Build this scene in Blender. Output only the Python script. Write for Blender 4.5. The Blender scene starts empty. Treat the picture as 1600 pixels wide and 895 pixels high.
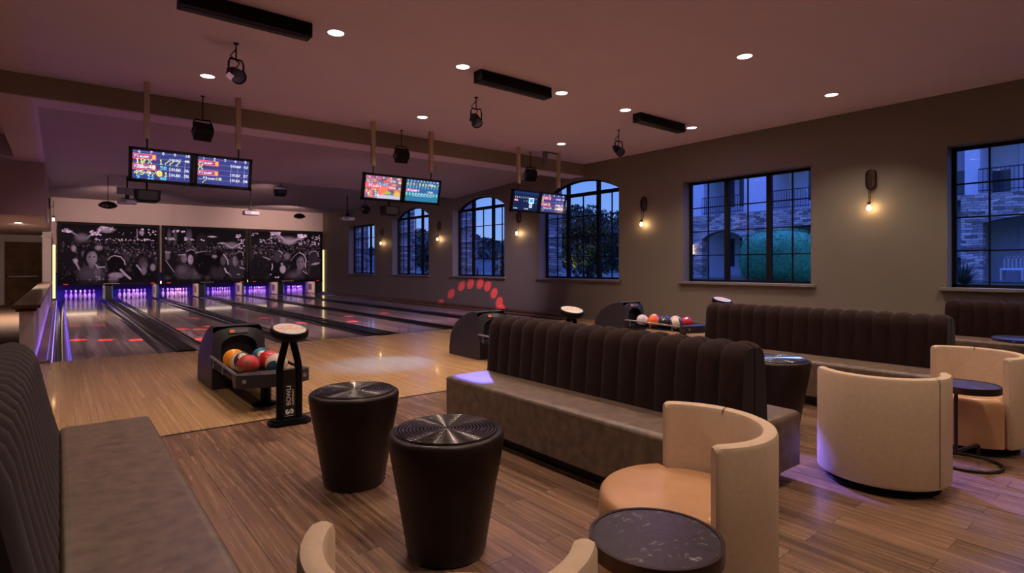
import bpy, bmesh, math, random
import numpy as np
from mathutils import Vector, Matrix, Quaternion
C = bpy.context.scene.collection
PI = math.pi
R = math.radians
random.seed(7)
ZC = 3.97          # main ceiling height
WX = 10.5          # inner face of the window wall

# ------------------------------------------------------------------ objects
def prop(o, label=None, cat=None, group=None, kind=None):
    if label: o['label'] = label
    if cat: o['category'] = cat
    if group: o['group'] = group
    if kind: o['kind'] = kind
    return o

def thing(name, label, cat, loc=(0, 0, 0), rz=0, group=None):
    o = bpy.data.objects.new(name, None)
    o.empty_display_size = .1
    C.objects.link(o)
    o.location = loc
    o.rotation_euler = (0, 0, rz)
    return prop(o, label, cat, group)

def copy_tree(o, parent=None):
    c = o.copy()
    C.objects.link(c)
    c.parent = parent
    for ch in o.children:
        copy_tree(ch, c)
    return c

class MB:
    """collects shapes, becomes ONE mesh object"""
    def __init__(s):
        s.v = []; s.f = []; s.m = []; s.cur = 0
    def add(s, vs, fs):
        b = len(s.v)
        s.v += [tuple(p) for p in vs]
        for f in fs:
            s.f.append(tuple(b + i for i in f)); s.m.append(s.cur)
        return s
    def mat(s, i):
        s.cur = i
        return s
    def box(s, x0, x1, y0, y1, z0, z1, bev=0, seg=2):
        if bev <= 0:
            vs = [(x, y, z) for z in (z0, z1) for y in (y0, y1) for x in (x0, x1)]
            return s.add(vs, [(0, 2, 3, 1), (4, 5, 7, 6), (0, 1, 5, 4), (2, 6, 7, 3), (0, 4, 6, 2), (1, 3, 7, 5)])
        bm = bmesh.new()
        bmesh.ops.create_cube(bm, size=1)
        for v in bm.verts:
            v.co = ((x0 + x1) / 2 + v.co.x * (x1 - x0), (y0 + y1) / 2 + v.co.y * (y1 - y0), (z0 + z1) / 2 + v.co.z * (z1 - z0))
        bmesh.ops.bevel(bm, geom=bm.edges[:], offset=bev, segments=seg, affect='EDGES', profile=.5)
        return s.bm(bm)
    def bm(s, bm, M=None):
        bm.verts.index_update()
        vs = [(M @ v.co if M else v.co)[:] for v in bm.verts]
        fs = [tuple(v.index for v in f.verts) for f in bm.faces]
        bm.free()
        return s.add(vs, fs)
    def obox(s, c, size, rot=None, bev=0, seg=2):
        """box of the given size, centred, turned by a matrix / euler"""
        t = MB().box(-size[0] / 2, size[0] / 2, -size[1] / 2, size[1] / 2, -size[2] / 2, size[2] / 2, bev, seg)
        M = Matrix.Translation(c)
        if rot is not None:
            M = M @ (rot.to_4x4() if hasattr(rot, 'to_4x4') else rot)
        return s.add([(M @ Vector(p))[:] for p in t.v], t.f)
    def lathe(s, prof, c=(0, 0, 0), n=48, M=None, cap0=True, cap1=True):
        """prof: list of (r, z)"""
        vs = []; fs = []
        k = len(prof)
        for (r, z) in prof:
            for i in range(n):
                a = 2 * PI * i / n
                p = Vector((r * math.cos(a), r * math.sin(a), z))
                if M is not None: p = M @ p
                vs.append((p.x + c[0], p.y + c[1], p.z + c[2]))
        for j in range(k - 1):
            for i in range(n):
                i2 = (i + 1) % n
                fs.append((j * n + i, j * n + i2, (j + 1) * n + i2, (j + 1) * n + i))
        if cap0: fs.append(tuple(range(n - 1, -1, -1)))
        if cap1: fs.append(tuple((k - 1) * n + i for i in range(n)))
        return s.add(vs, fs)
    def tube(s, pts, r, n=10, closed=False):
        pts = [Vector(p) for p in pts]
        rs = r if isinstance(r, (list, tuple)) else [r] * len(pts)
        k = len(pts); vs = []; fs = []
        ref = None
        for i, p in enumerate(pts):
            if closed:
                d = pts[(i + 1) % k] - pts[i - 1]
            else:
                d = pts[min(i + 1, k - 1)] - pts[max(i - 1, 0)]
            d.normalize()
            if ref is None:
                ref = Vector((0, 0, 1)) if abs(d.z) < .9 else Vector((1, 0, 0))
            u = (ref - d * ref.dot(d)).normalized()
            ref = u
            w = d.cross(u)
            for j in range(n):
                a = 2 * PI * j / n
                vs.append(p + (u * math.cos(a) + w * math.sin(a)) * rs[i])
        m = k if closed else k - 1
        for i in range(m):
            for j in range(n):
                j2 = (j + 1) % n; i2 = (i + 1) % k
                fs.append((i * n + j, i * n + j2, i2 * n + j2, i2 * n + j))
        if not closed:
            fs.append(tuple(range(n - 1, -1, -1)))
            fs.append(tuple((k - 1) * n + j for j in range(n)))
        return s.add(vs, fs)
    def prism(s, poly, a0, a1, axis='x'):
        """extrude a polygon along an axis. poly coordinates are the two other axes in order"""
        n = len(poly)
        def P(q, a):
            if axis == 'x': return (a, q[0], q[1])
            if axis == 'y': return (q[0], a, q[1])
            return (q[0], q[1], a)
        vs = [P(q, a0) for q in poly] + [P(q, a1) for q in poly]
        fs = [tuple(range(n - 1, -1, -1)), tuple(range(n, 2 * n))]
        for i in range(n):
            j = (i + 1) % n
            fs.append((i, j, n + j, n + i))
        return s.add(vs, fs)
    def build(s, name, mats, parent=None, smooth=None, label=None, fix=True):
        me = bpy.data.meshes.new(name)
        me.from_pydata(s.v, [], s.f)
        if not isinstance(mats, (list, tuple)): mats = [mats]
        for m in mats: me.materials.append(m)
        if len(mats) > 1:
            me.polygons.foreach_set('material_index', s.m)
        if fix:
            bm = bmesh.new(); bm.from_mesh(me)
            bmesh.ops.recalc_face_normals(bm, faces=bm.faces[:])
            bm.to_mesh(me); bm.free()
        if smooth is not None:
            me.polygons.foreach_set('use_smooth', [True] * len(me.polygons))
            me.set_sharp_from_angle(angle=R(smooth))
        me.update()
        o = bpy.data.objects.new(name, me)
        C.objects.link(o)
        if parent: o.parent = parent
        if label: o['label'] = label
        return o

def struct(o):
    o['kind'] = 'structure'
    return o

# ------------------------------------------------------------------ materials
def nodes(m):
    m.use_nodes = True
    nt = m.node_tree
    return nt, nt.nodes, nt.links, nt.nodes['Principled BSDF']

def mat(name, col, rough=.5, metal=0, var=.08, scale=8, bump=0, bscale=60, coat=0, sheen=0, spec=.5, coatr=.05):
    m = bpy.data.materials.new(name)
    nt, N, L, b = nodes(m)
    b.inputs['Roughness'].default_value = rough
    b.inputs['Metallic'].default_value = metal
    b.inputs['Specular IOR Level'].default_value = spec
    b.inputs['Coat Weight'].default_value = coat
    b.inputs['Coat Roughness'].default_value = coatr
    if sheen:
        b.inputs['Sheen Weight'].default_value = sheen
        b.inputs['Sheen Roughness'].default_value = .4
    tc = N.new('ShaderNodeTexCoord')
    no = N.new('ShaderNodeTexNoise')
    no.inputs['Scale'].default_value = scale
    no.inputs['Detail'].default_value = 5
    L.new(tc.outputs['Object'], no.inputs['Vector'])
    rp = N.new('ShaderNodeValToRGB')
    e = rp.color_ramp.elements
    e[0].position = .3; e[1].position = .7
    e[0].color = (*[c * (1 - var) for c in col], 1)
    e[1].color = (*[min(1, c * (1 + var)) for c in col], 1)
    L.new(no.outputs['Fac'], rp.inputs['Fac'])
    L.new(rp.outputs['Color'], b.inputs['Base Color'])
    if bump:
        n2 = N.new('ShaderNodeTexNoise')
        n2.inputs['Scale'].default_value = bscale
        n2.inputs['Detail'].default_value = 3
        L.new(tc.outputs['Object'], n2.inputs['Vector'])
        bp = N.new('ShaderNodeBump')
        bp.inputs['Strength'].default_value = bump
        bp.inputs['Distance'].default_value = .01
        L.new(n2.outputs['Fac'], bp.inputs['Height'])
        L.new(bp.outputs['Normal'], b.inputs['Normal'])
    return m

def emis(name, col, strength):
    m = bpy.data.materials.new(name)
    nt, N, L, b = nodes(m)
    b.inputs['Base Color'].default_value = (*[c * .5 for c in col], 1)
    b.inputs['Emission Color'].default_value = (*col, 1)
    b.inputs['Emission Strength'].default_value = strength
    return m

def boards(name, length, width, c1, c2, rough, coat=0, streak=.5, gap=.0015, gapcol=(.03, .02, .015), rvar=.06, bump=.02, gscale=40, lo=.25, hi=.75, ylen=1.0, coatr=.06):
    """boards running along world Y"""
    m = bpy.data.materials.new(name)
    nt, N, L, b = nodes(m)
    tc = N.new('ShaderNodeTexCoord')
    sp = N.new('ShaderNodeSeparateXYZ'); L.new(tc.outputs['Object'], sp.inputs[0])
    cb = N.new('ShaderNodeCombineXYZ')
    L.new(sp.outputs['Y'], cb.inputs['X']); L.new(sp.outputs['X'], cb.inputs['Y'])
    br = N.new('ShaderNodeTexBrick')
    br.offset = .37; br.offset_frequency = 2
    br.inputs['Scale'].default_value = 1
    br.inputs['Brick Width'].default_value = length
    br.inputs['Row Height'].default_value = width
    br.inputs['Mortar Size'].default_value = gap
    br.inputs['Mortar Smooth'].default_value = .1
    br.inputs['Bias'].default_value = 0
    br.inputs['Color1'].default_value = (0, 0, 0, 1)
    br.inputs['Color2'].default_value = (1, 1, 1, 1)
    br.inputs['Mortar'].default_value = (.5, .5, .5, 1)
    L.new(cb.outputs[0], br.inputs['Vector'])
    mp = N.new('ShaderNodeMapping')
    mp.inputs['Scale'].default_value = (48, 1.1, 1)
    of = N.new('ShaderNodeVectorMath'); of.operation = 'MULTIPLY_ADD'
    L.new(br.outputs['Color'], of.inputs[0]); of.inputs[1].default_value = (37, 11, 5); L.new(tc.outputs['Object'], of.inputs[2])
    L.new(of.outputs[0], mp.inputs['Vector'])
    mp.inputs['Scale'].default_value = (gscale, ylen, 1)
    no = N.new('ShaderNodeTexNoise'); no.inputs['Scale'].default_value = 1.6; no.inputs['Detail'].default_value = 7
    no.inputs['Roughness'].default_value = .65
    L.new(mp.outputs[0], no.inputs['Vector'])
    mx = N.new('ShaderNodeMix'); mx.data_type = 'FLOAT'
    mx.inputs[0].default_value = streak
    L.new(br.outputs['Color'], mx.inputs[2]); L.new(no.outputs['Fac'], mx.inputs[3])
    rp = N.new('ShaderNodeValToRGB')
    e = rp.color_ramp.elements
    e[0].position = lo; e[1].position = hi
    e[0].color = (*c1, 1); e[1].color = (*c2, 1)
    L.new(mx.outputs[0], rp.inputs['Fac'])
    mg = N.new('ShaderNodeMix'); mg.data_type = 'RGBA'
    L.new(br.outputs['Fac'], mg.inputs[0]); L.new(rp.outputs['Color'], mg.inputs[6])
    mg.inputs[7].default_value = (*gapcol, 1)
    L.new(mg.outputs[2], b.inputs['Base Color'])
    mr = N.new('ShaderNodeMath'); mr.operation = 'MULTIPLY_ADD'
    L.new(no.outputs['Fac'], mr.inputs[0]); mr.inputs[1].default_value = rvar; mr.inputs[2].default_value = rough
    L.new(mr.outputs[0], b.inputs['Roughness'])
    b.inputs['Coat Weight'].default_value = coat
    b.inputs['Coat Roughness'].default_value = coatr
    if bump:
        bp = N.new('ShaderNodeBump'); bp.inputs['Strength'].default_value = bump; bp.inputs['Distance'].default_value = .01
        L.new(no.outputs['Fac'], bp.inputs['Height']); L.new(bp.outputs['Normal'], b.inputs['Normal'])
    return m

def stone(name):
    m = bpy.data.materials.new(name)
    nt, N, L, b = nodes(m)
    tc = N.new('ShaderNodeTexCoord')
    sp = N.new('ShaderNodeSeparateXYZ'); L.new(tc.outputs['Object'], sp.inputs[0])
    ad = N.new('ShaderNodeMath'); ad.operation = 'ADD'
    L.new(sp.outputs['X'], ad.inputs[0]); L.new(sp.outputs['Y'], ad.inputs[1])
    cb = N.new('ShaderNodeCombineXYZ')
    L.new(ad.outputs[0], cb.inputs['X']); L.new(sp.outputs['Z'], cb.inputs['Y'])
    n0 = N.new('ShaderNodeTexNoise'); n0.inputs['Scale'].default_value = 3
    L.new(tc.outputs['Object'], n0.inputs['Vector'])
    va = N.new('ShaderNodeVectorMath'); va.operation = 'MULTIPLY_ADD'
    L.new(n0.outputs['Color'], va.inputs[0]); va.inputs[1].default_value = (.3, .16, 0)
    L.new(cb.outputs[0], va.inputs[2])
    br = N.new('ShaderNodeTexBrick'); br.offset = .43
    br.inputs['Scale'].default_value = 1
    br.inputs['Brick Width'].default_value = .36; br.inputs['Row Height'].default_value = .095
    br.inputs['Mortar Size'].default_value = .007
    br.inputs['Color1'].default_value = (.14, .11, .09, 1); br.inputs['Color2'].default_value = (.62, .52, .44, 1)
    br.inputs['Mortar'].default_value = (.07, .065, .06, 1)
    L.new(va.outputs[0], br.inputs['Vector'])
    L.new(br.outputs['Color'], b.inputs['Base Color'])
    b.inputs['Roughness'].default_value = .9
    bp = N.new('ShaderNodeBump'); bp.inputs['Strength'].default_value = .8; bp.inputs['Distance'].default_value = .03; bp.invert = True
    L.new(br.outputs['Fac'], bp.inputs['Height']); L.new(bp.outputs['Normal'], b.inputs['Normal'])
    return m

def picture_mat(name, emit, strength, rough=.6):
    m = bpy.data.materials.new(name)
    nt, N, L, b = nodes(m)
    at = N.new('ShaderNodeAttribute'); at.attribute_name = 'picture'
    if emit:
        b.inputs['Base Color'].default_value = (.003, .003, .004, 1)
        L.new(at.outputs['Color'], b.inputs['Emission Color'])
        b.inputs['Emission Strength'].default_value = strength
    else:
        L.new(at.outputs['Color'], b.inputs['Base Color'])
    b.inputs['Roughness'].default_value = rough
    b.inputs['Specular IOR Level'].default_value = 0 if emit and rough > .5 else .5
    return m

def glass_mat(name, tint=(.85, .9, .95)):
    m = bpy.data.materials.new(name)
    nt, N, L, b = nodes(m)
    N.remove(b)
    out = N['Material Output']
    tr = N.new('ShaderNodeBsdfTransparent'); tr.inputs['Color'].default_value = (*tint, 1)
    gl = N.new('ShaderNodeBsdfGlossy'); gl.inputs['Roughness'].default_value = .02
    lw = N.new('ShaderNodeLayerWeight'); lw.inputs['Blend'].default_value = .5
    pw = N.new('ShaderNodeMath'); pw.operation = 'POWER'; pw.inputs[1].default_value = 4
    L.new(lw.outputs['Facing'], pw.inputs[0])
    fr = N.new('ShaderNodeMath'); fr.operation = 'MULTIPLY_ADD'; fr.inputs[1].default_value = .3; fr.inputs[2].default_value = .02
    L.new(pw.outputs[0], fr.inputs[0])
    mx = N.new('ShaderNodeMixShader')
    L.new(fr.outputs[0], mx.inputs[0]); L.new(tr.outputs[0], mx.inputs[1]); L.new(gl.outputs[0], mx.inputs[2])
    L.new(mx.outputs[0], out.inputs['Surface'])
    return m

M = {}
M['wall'] = mat('taupe_plaster', (.18, .16, .122), .6, var=.03, scale=2, bump=.05, bscale=90)
M['beamshade'] = mat('beam_front_shade', (.25, .205, .165), .7, var=.03, scale=2)  # darker tone puts shade into the beam's front
M['wall_back'] = mat('pale_plaster', (.5, .42, .38), .7, var=.03, scale=2)
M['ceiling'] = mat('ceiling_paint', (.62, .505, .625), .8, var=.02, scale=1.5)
M['lanesceil'] = mat('ceiling_paint_shaded', (.36, .305, .32), .85, var=.02, scale=1.5)  # same ceiling paint, darkened for the shade over the lanes
M['bulktone'] = mat('bulkhead_tone', (.46, .37, .37), .8, var=.02, scale=1.5)
M['floor'] = boards('brown_vinyl_planks', 1.25, .15, (.066, .036, .023), (.28, .156, .091), .24, coat=.25, streak=.8, gap=.0017, gscale=26, lo=.32, hi=.70, ylen=.6, coatr=.16)
M['approach'] = boards('maple_boards', 2.6, .054, (.32, .18, .075), (.51, .315, .14), .24, coat=.12, streak=.6, lo=.05, hi=.95, ylen=.2, gap=.0006, gapcol=(.16, .09, .04), bump=.0)
M['lane'] = boards('oiled_lane_boards', 3.5, .054, (.13, .088, .07), (.46, .33, .265), .17, coat=.5, streak=.55, lo=.15, hi=.85, ylen=.2, gap=.0006, gapcol=(.1, .06, .04), bump=.0, rvar=.05)
M['gutter'] = mat('black_gutter', (.012, .012, .014), .12, var=.3, scale=3, spec=.6, bump=.25, bscale=2.2)
M['cap'] = mat('black_cap', (.007, .007, .008), .42, var=.2, spec=.15)
M['cappurple'] = mat('gutter_lip', (.03, .03, .036), .12, spec=.6)
M['capsilver'] = mat('silver_rail', (.3, .3, .34), .3, metal=.7)
M['wood'] = mat('dark_wood', (.075, .035, .018), .3, var=.35, scale=6, coat=.3)
M['ledge'] = mat('mid_wood', (.2, .11, .065), .4, var=.3, scale=5)
M['door'] = mat('walnut_door', (.10, .048, .022), .6, var=.3, scale=4, spec=.12)
M['trimwhite'] = mat('trim_paint', (.55, .47, .42), .6)
M['carpet'] = mat('brown_carpet', (.16, .095, .06), .95, var=.45, scale=30, bump=.6, bscale=300)
M['black'] = mat('black_plastic', (.005, .005, .006), .45, var=.2, spec=.15)
M['blackm'] = mat('black_metal', (.004, .004, .0045), .45, var=.2, spec=.12)
M['blackgl'] = mat('black_gloss', (.008, .008, .01), .12)
M['charcoal'] = mat('charcoal_plastic', (.021, .019, .023), .42, var=.15, bump=.05, bscale=200)
M['greyp'] = mat('grey_plastic', (.12, .115, .125), .45)
M['whitep'] = mat('white_plastic', (.42, .4, .41), .4)
M['tan_post'] = mat('tan_channel', (.42, .32, .22), .5)
M['velvet'] = mat('brown_velvet', (.021, .0098, .0088), .9, var=.15, scale=20, sheen=.04, spec=.15)
M['velvetsheen'] = mat('brown_velvet_sheened', (.030, .021, .021), .9, var=.15, scale=20, sheen=.12, spec=.15)  # same brown velvet, lightened to carry its grazing sheen
M['leather'] = mat('taupe_leather', (.112, .073, .050), .46, var=.36, scale=14, bump=.06, bscale=120)
M['plinth'] = mat('plinth_laminate', (.035, .027, .022), .5)
M['cream'] = mat('beige_upholstery', (.50, .362, .245), .75, var=.05, scale=40, bump=.06, bscale=400)
M['tanl'] = mat('tan_leather', (.45, .24, .115), .34, var=.1, scale=7, bump=.04, bscale=150)
M['seam'] = mat('dark_seam', (.08, .05, .03), .8)
M['bronze'] = mat('bronzed_drum', (.017, .0095, .0075), .40, var=.5, scale=3, metal=.2, spec=.35)
M['bronzetop'] = mat('polished_ring_top', (.035, .028, .026), .22, var=.2, metal=.5, coat=.3)
M['marble'] = None
M['tablemetal'] = mat('dark_bronze_metal', (.05, .035, .028), .35, metal=.8)
M['frame'] = mat('window_frame', (.008, .008, .010), .6, spec=.15)
M['glass'] = glass_mat('window_glass', (.84, .92, 1))
M['clear'] = glass_mat('globe_glass', (.97, .95, .9))
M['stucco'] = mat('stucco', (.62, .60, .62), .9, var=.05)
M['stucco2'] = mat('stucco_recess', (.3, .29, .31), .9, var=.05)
M['stone'] = stone('stacked_stone')
M['rail'] = mat('black_rail', (.02, .02, .025), .5)
M['doorw'] = mat('white_door', (.6, .6, .65), .5)
M['darkglass'] = mat('dark_pane', (.03, .04, .06), .1)
M['grass'] = mat('lawn', (.05, .075, .03), .95, var=.4, scale=12)
M['leafb'] = mat('bush_leaves', (.05, .30, .10), .7, var=.4, scale=9)
M['leafd'] = mat('tree_leaves', (.05, .075, .045), .8, var=.5, scale=3)
M['leafy'] = mat('olive_leaves', (.05, .065, .025), .8, var=.5, scale=3)
M['bark'] = mat('bark', (.06, .045, .035), .9, var=.3)
M['hill'] = mat('hill', (.04, .055, .045), 1, var=.4, scale=.4)
M['pin'] = None
M['curtain'] = mat('pit_curtain', (.07, .06, .25), .9, var=.1)
M['deckdark'] = mat('pit_black', (.01, .01, .012), .6)
M['kick'] = mat('kickback_cream', (.62, .5, .36), .5, var=.08)
M['kickslot'] = mat('kickback_slot', (.12, .09, .15), .6)  # dark slot with its violet reflection in the colour
M['kicktealglow'] = mat('kickback_teal_light', (.05, .32, .34), .5)  # teal light on the plate edges, put into the colour
M['maskframe'] = mat('mask_frame', (.005, .0035, .0035), .6, spec=.15)
M['bulb'] = emis('bulb_glow', (1, .62, .3), 70)
M['down'] = emis('downlight_glow', (1, .8, .6), 7)
M['tube'] = emis('pinsetter_glow_face', (1, .78, .46), 1.5)  # glow put on pinsetter parts, not a lamp tube
M['led'] = emis('violet_led_glow', (.25, .13, 1), 2.6)
M['gapglow'] = emis('lit_gap_glow', (1, .72, .32), 1.1)  # stands in for lamp light on the wall gaps
M['uv'] = emis('uv_tube_glow', (.2, .12, 1), 3)
M['screen'] = picture_mat('screen_picture', True, 1.0, .15)
M['proj'] = picture_mat('projected_picture', True, .55, .7)
M['white'] = mat('white_print', (.75, .72, .72), .5)
M['redreflect'] = emis('red_reflection_glow', (.9, .02, .02), .35)  # red reflection on the screen trim, made to glow
M['orange'] = mat('orange_print', (.8, .22, .06), .5)
M['lens'] = mat('lens_glass', (.02, .025, .05), .05)
M['face'] = picture_mat('console_face', False, 0, .3)

def marble():
    m = bpy.data.materials.new('black_marble')
    nt, N, L, b = nodes(m)
    tc = N.new('ShaderNodeTexCoord')
    no = N.new('ShaderNodeTexNoise'); no.inputs['Scale'].default_value = 17; no.inputs['Detail'].default_value = 9; no.inputs['Distortion'].default_value = 2.2
    L.new(tc.outputs['Object'], no.inputs['Vector'])
    rp = N.new('ShaderNodeValToRGB'); e = rp.color_ramp.elements
    e[0].position = .3; e[0].color = (.010, .008, .011, 1); e[1].position = .64; e[1].color = (.034, .026, .032, 1)
    q = rp.color_ramp.elements.new(.665); q.color = (.33, .27, .26, 1); q = rp.color_ramp.elements.new(.69); q.color = (.03, .024, .028, 1)
    L.new(no.outputs['Fac'], rp.inputs['Fac']); L.new(rp.outputs['Color'], b.inputs['Base Color'])
    b.inputs['Roughness'].default_value = .3
    return m
M['marble'] = marble()

def pin_mat():
    m = bpy.data.materials.new('pin_enamel')
    nt, N, L, b = nodes(m)
    tc = N.new('ShaderNodeTexCoord'); sp = N.new('ShaderNodeSeparateXYZ'); L.new(tc.outputs['Object'], sp.inputs[0])
    rp = N.new('ShaderNodeValToRGB'); rp.color_ramp.interpolation = 'CONSTANT'
    e = rp.color_ramp.elements
    w = (.8, .78, .78, 1); r = (.6, .02, .03, 1)
    mr = N.new('ShaderNodeMath'); mr.operation = 'MULTIPLY'; mr.inputs[1].default_value = 1 / .4
    L.new(sp.outputs['Z'], mr.inputs[0])
    L.new(mr.outputs[0], rp.inputs['Fac'])
    e[0].position = 0; e[0].color = w; e[1].position = .61; e[1].color = r
    for p, c in ((.645, w), (.685, r), (.72, w)):
        q = e.new(p); q.color = c
    L.new(rp.outputs['Color'], b.inputs['Base Color'])
    b.inputs['Roughness'].default_value = .25
    return m
M['pin'] = pin_mat()

def ball_mat(name, c1, c2, band=None, bcol=(.75, .65, .5), seed=0, scale=7):
    """swirled ball; band: half height of a light stripe around the local z axis"""
    m = bpy.data.materials.new(name)
    nt, N, L, b = nodes(m)
    tc = N.new('ShaderNodeTexCoord')
    mp = N.new('ShaderNodeMapping'); mp.inputs['Location'].default_value = (seed, seed * 2, 0)
    L.new(tc.outputs['Object'], mp.inputs['Vector'])
    no = N.new('ShaderNodeTexNoise'); no.inputs['Scale'].default_value = scale; no.inputs['Detail'].default_value = 6; no.inputs['Distortion'].default_value = 1.2
    L.new(mp.outputs[0], no.inputs['Vector'])
    rp = N.new('ShaderNodeValToRGB'); e = rp.color_ramp.elements
    e[0].position = .38; e[1].position = .62
    e[0].color = (*c1, 1); e[1].color = (*c2, 1)
    L.new(no.outputs['Fac'], rp.inputs['Fac'])
    src = rp.outputs['Color']
    if band:
        sp = N.new('ShaderNodeSeparateXYZ'); L.new(tc.outputs['Object'], sp.inputs[0])
        ab = N.new('ShaderNodeMath'); ab.operation = 'ABSOLUTE'; L.new(sp.outputs['Z'], ab.inputs[0])
        lt = N.new('ShaderNodeMath'); lt.operation = 'LESS_THAN'; L.new(ab.outputs[0], lt.inputs[0]); lt.inputs[1].default_value = band
        mg = N.new('ShaderNodeMix'); mg.data_type = 'RGBA'
        L.new(lt.outputs[0], mg.inputs[0]); L.new(src, mg.inputs[6]); mg.inputs[7].default_value = (*bcol, 1)
        src = mg.outputs[2]
    L.new(src, b.inputs['Base Color'])
    b.inputs['Roughness'].default_value = .12
    b.inputs['Coat Weight'].default_value = .5
    return m

# ------------------------------------------------------------------ pictures (a colour per grid vertex)
F5 = {
 '0': '01110100011001110101110011000101110', '1': '00100011000010000100001000010001110', '2': '01110100010000100010001000100011111',
 '3': '11111000100010000010000011000101110', '4': '00010001100101010010111110001000010', '5': '11111100001111000001000011000101110',
 '6': '00110010001000011110100011000101110', '7': '11111000010001000100010000100001000', '8': '01110100011000101110100011000101110',
 '9': '01110100011000101111000010001001100', 'X': '10001100010101000100010101000110001', '/': '00001000010001000100010001000010000',
 'P': '11110100011000111110100001000010000', 'l': '01100001000010000100001000010001110', 'a': '00000000000111000001011111000101111',
 'y': '00000000001000110001011110000101110', 'e': '00000000000111010001111111000001110', 'r': '00000000001011011001100001000010000',
 '-': '00000000000000011111000000000000000', ' ': '0' * 35, 'n': '00000000001011011001100011000110001', 'd': '00001000010110110011100011000101111',
 't': '01000010001110001000010000100100110', 'h': '10000100001011011001100011000110001', 's': '00000000000111010000011100000111110',
 'L': '10000100001000010000100001000011111', 'i': '00100000000110000100001000010001110', 'm': '00000000001101010101101011000110001',
}
class Pic:
    def __init__(s, w, h, col=(0, 0, 0)):
        s.a = np.zeros((h, w, 3), np.float32); s.a[:] = col
        s.w, s.h = w, h
        yy, xx = np.mgrid[0:h, 0:w]
        s.X = (xx + .5) / w; s.Y = (yy + .5) / h       # 0..1, y down
    def blend(s, m, col, alpha=1):
        m = (m * alpha)[..., None]
        s.a = s.a * (1 - m) + np.array(col, np.float32) * m
    def ell(s, cx, cy, rx, ry, col, soft=.25, alpha=1, rot=0):
        dx = (s.X - cx) * s.w / s.h; dy = s.Y - cy
        c, n = math.cos(rot), math.sin(rot)
        u = (dx * c + dy * n) / (rx * s.w / s.h); v = (-dx * n + dy * c) / ry
        d = np.sqrt(u * u + v * v)
        s.blend(np.clip((1 - d) / soft + .5, 0, 1), col, alpha)
    def rect(s, x0, y0, x1, y1, col, alpha=1):
        s.blend(((s.X >= x0) & (s.X < x1) & (s.Y >= y0) & (s.Y < y1)).astype(np.float32), col, alpha)
    def line(s, x0, y0, x1, y1, wd, col, alpha=1):
        ar = s.w / s.h
        px, py = s.X * ar, s.Y; ax, ay, bx, by = x0 * ar, y0, x1 * ar, y1
        L2 = (bx - ax) ** 2 + (by - ay) ** 2 + 1e-9
        t = np.clip(((px - ax) * (bx - ax) + (py - ay) * (by - ay)) / L2, 0, 1)
        d = np.hypot(px - ax - t * (bx - ax), py - ay - t * (by - ay))
        s.blend(np.clip((wd - d) / (wd * .6) + .2, 0, 1), col, alpha)
    def text(s, x, y, h, txt, col):
        """x, y top-left in 0..1, h height in 0..1"""
        cell = h / 7
        cw = cell * s.h / s.w
        for k, ch in enumerate(txt):
            g = F5.get(ch)
            if not g: continue
            for i in range(35):
                if g[i] == '1':
                    r, c = divmod(i, 5)
                    s.rect(x + (k * 6 + c) * cw, y + r * cell, x + (k * 6 + c + 1) * cw, y + (r + 1) * cell, col)
    def mesh(s, name, width, height, mtl, parent=None, dome=0):
        """upright sheet in the local XZ plane facing -Y, centred"""
        h, w = s.h, s.w
        xs = (np.arange(w) / (w - 1) - .5) * width
        zs = (.5 - np.arange(h) / (h - 1)) * height
        co = np.zeros((h, w, 3), np.float32)
        co[..., 0] = xs[None]; co[..., 2] = zs[:, None]
        me = bpy.data.meshes.new(name)
        idx = np.arange(h * w).reshape(h, w)
        q = np.stack([idx[:-1, :-1], idx[1:, :-1], idx[1:, 1:], idx[:-1, 1:]], -1).reshape(-1, 4)
        me.from_pydata(co.reshape(-1, 3).tolist(), [], q.tolist())
        at = me.color_attributes.new('picture', 'FLOAT_COLOR', 'POINT')
        col = np.ones((h * w, 4), np.float32); col[:, :3] = s.a.reshape(-1, 3)
        at.data.foreach_set('color', col.ravel())
        me.materials.append(mtl)
        o = bpy.data.objects.new(name, me); C.objects.link(o)
        if parent: o.parent = parent
        return o

def text_mesh(name, txt, size, mtl, parent=None, bold=0, sx=1):
    cu = bpy.data.curves.new(name + '_text', 'FONT')
    cu.body = txt; cu.size = size; cu.extrude = .0006; cu.offset = bold
    cu.align_x = 'LEFT'
    to = bpy.data.objects.new(name + '_text', cu)
    C.objects.link(to)
    dg = bpy.context.evaluated_depsgraph_get()
    dg.update()
    me = bpy.data.meshes.new_from_object(to.evaluated_get(dg))
    me.name = name
    bpy.data.objects.remove(to); bpy.data.curves.remove(cu)
    me.materials.clear(); me.materials.append(mtl)
    for v in me.vertices: v.co.x *= sx
    o = bpy.data.objects.new(name, me); C.objects.link(o)
    if parent: o.parent = parent
    return o

# ------------------------------------------------------------------ lamps (each belongs to a fixture)
def spot(parent, loc, target, power, color, angle=100, blend=.6, radius=.05, name='lamp'):
    l = bpy.data.lights.new(name, 'SPOT')
    l.energy = power; l.color = color; l.spot_size = R(angle); l.spot_blend = blend; l.shadow_soft_size = radius
    o = bpy.data.objects.new(name, l); C.objects.link(o)
    d = Vector(target) - Vector(loc)
    q = d.to_track_quat('-Z', 'Y')
    o.matrix_world = Matrix.Translation(loc) @ q.to_matrix().to_4x4()
    if parent:
        bpy.context.view_layer.update()
        o.parent = parent
        o.matrix_parent_inverse = parent.matrix_world.inverted()
    return o

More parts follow.
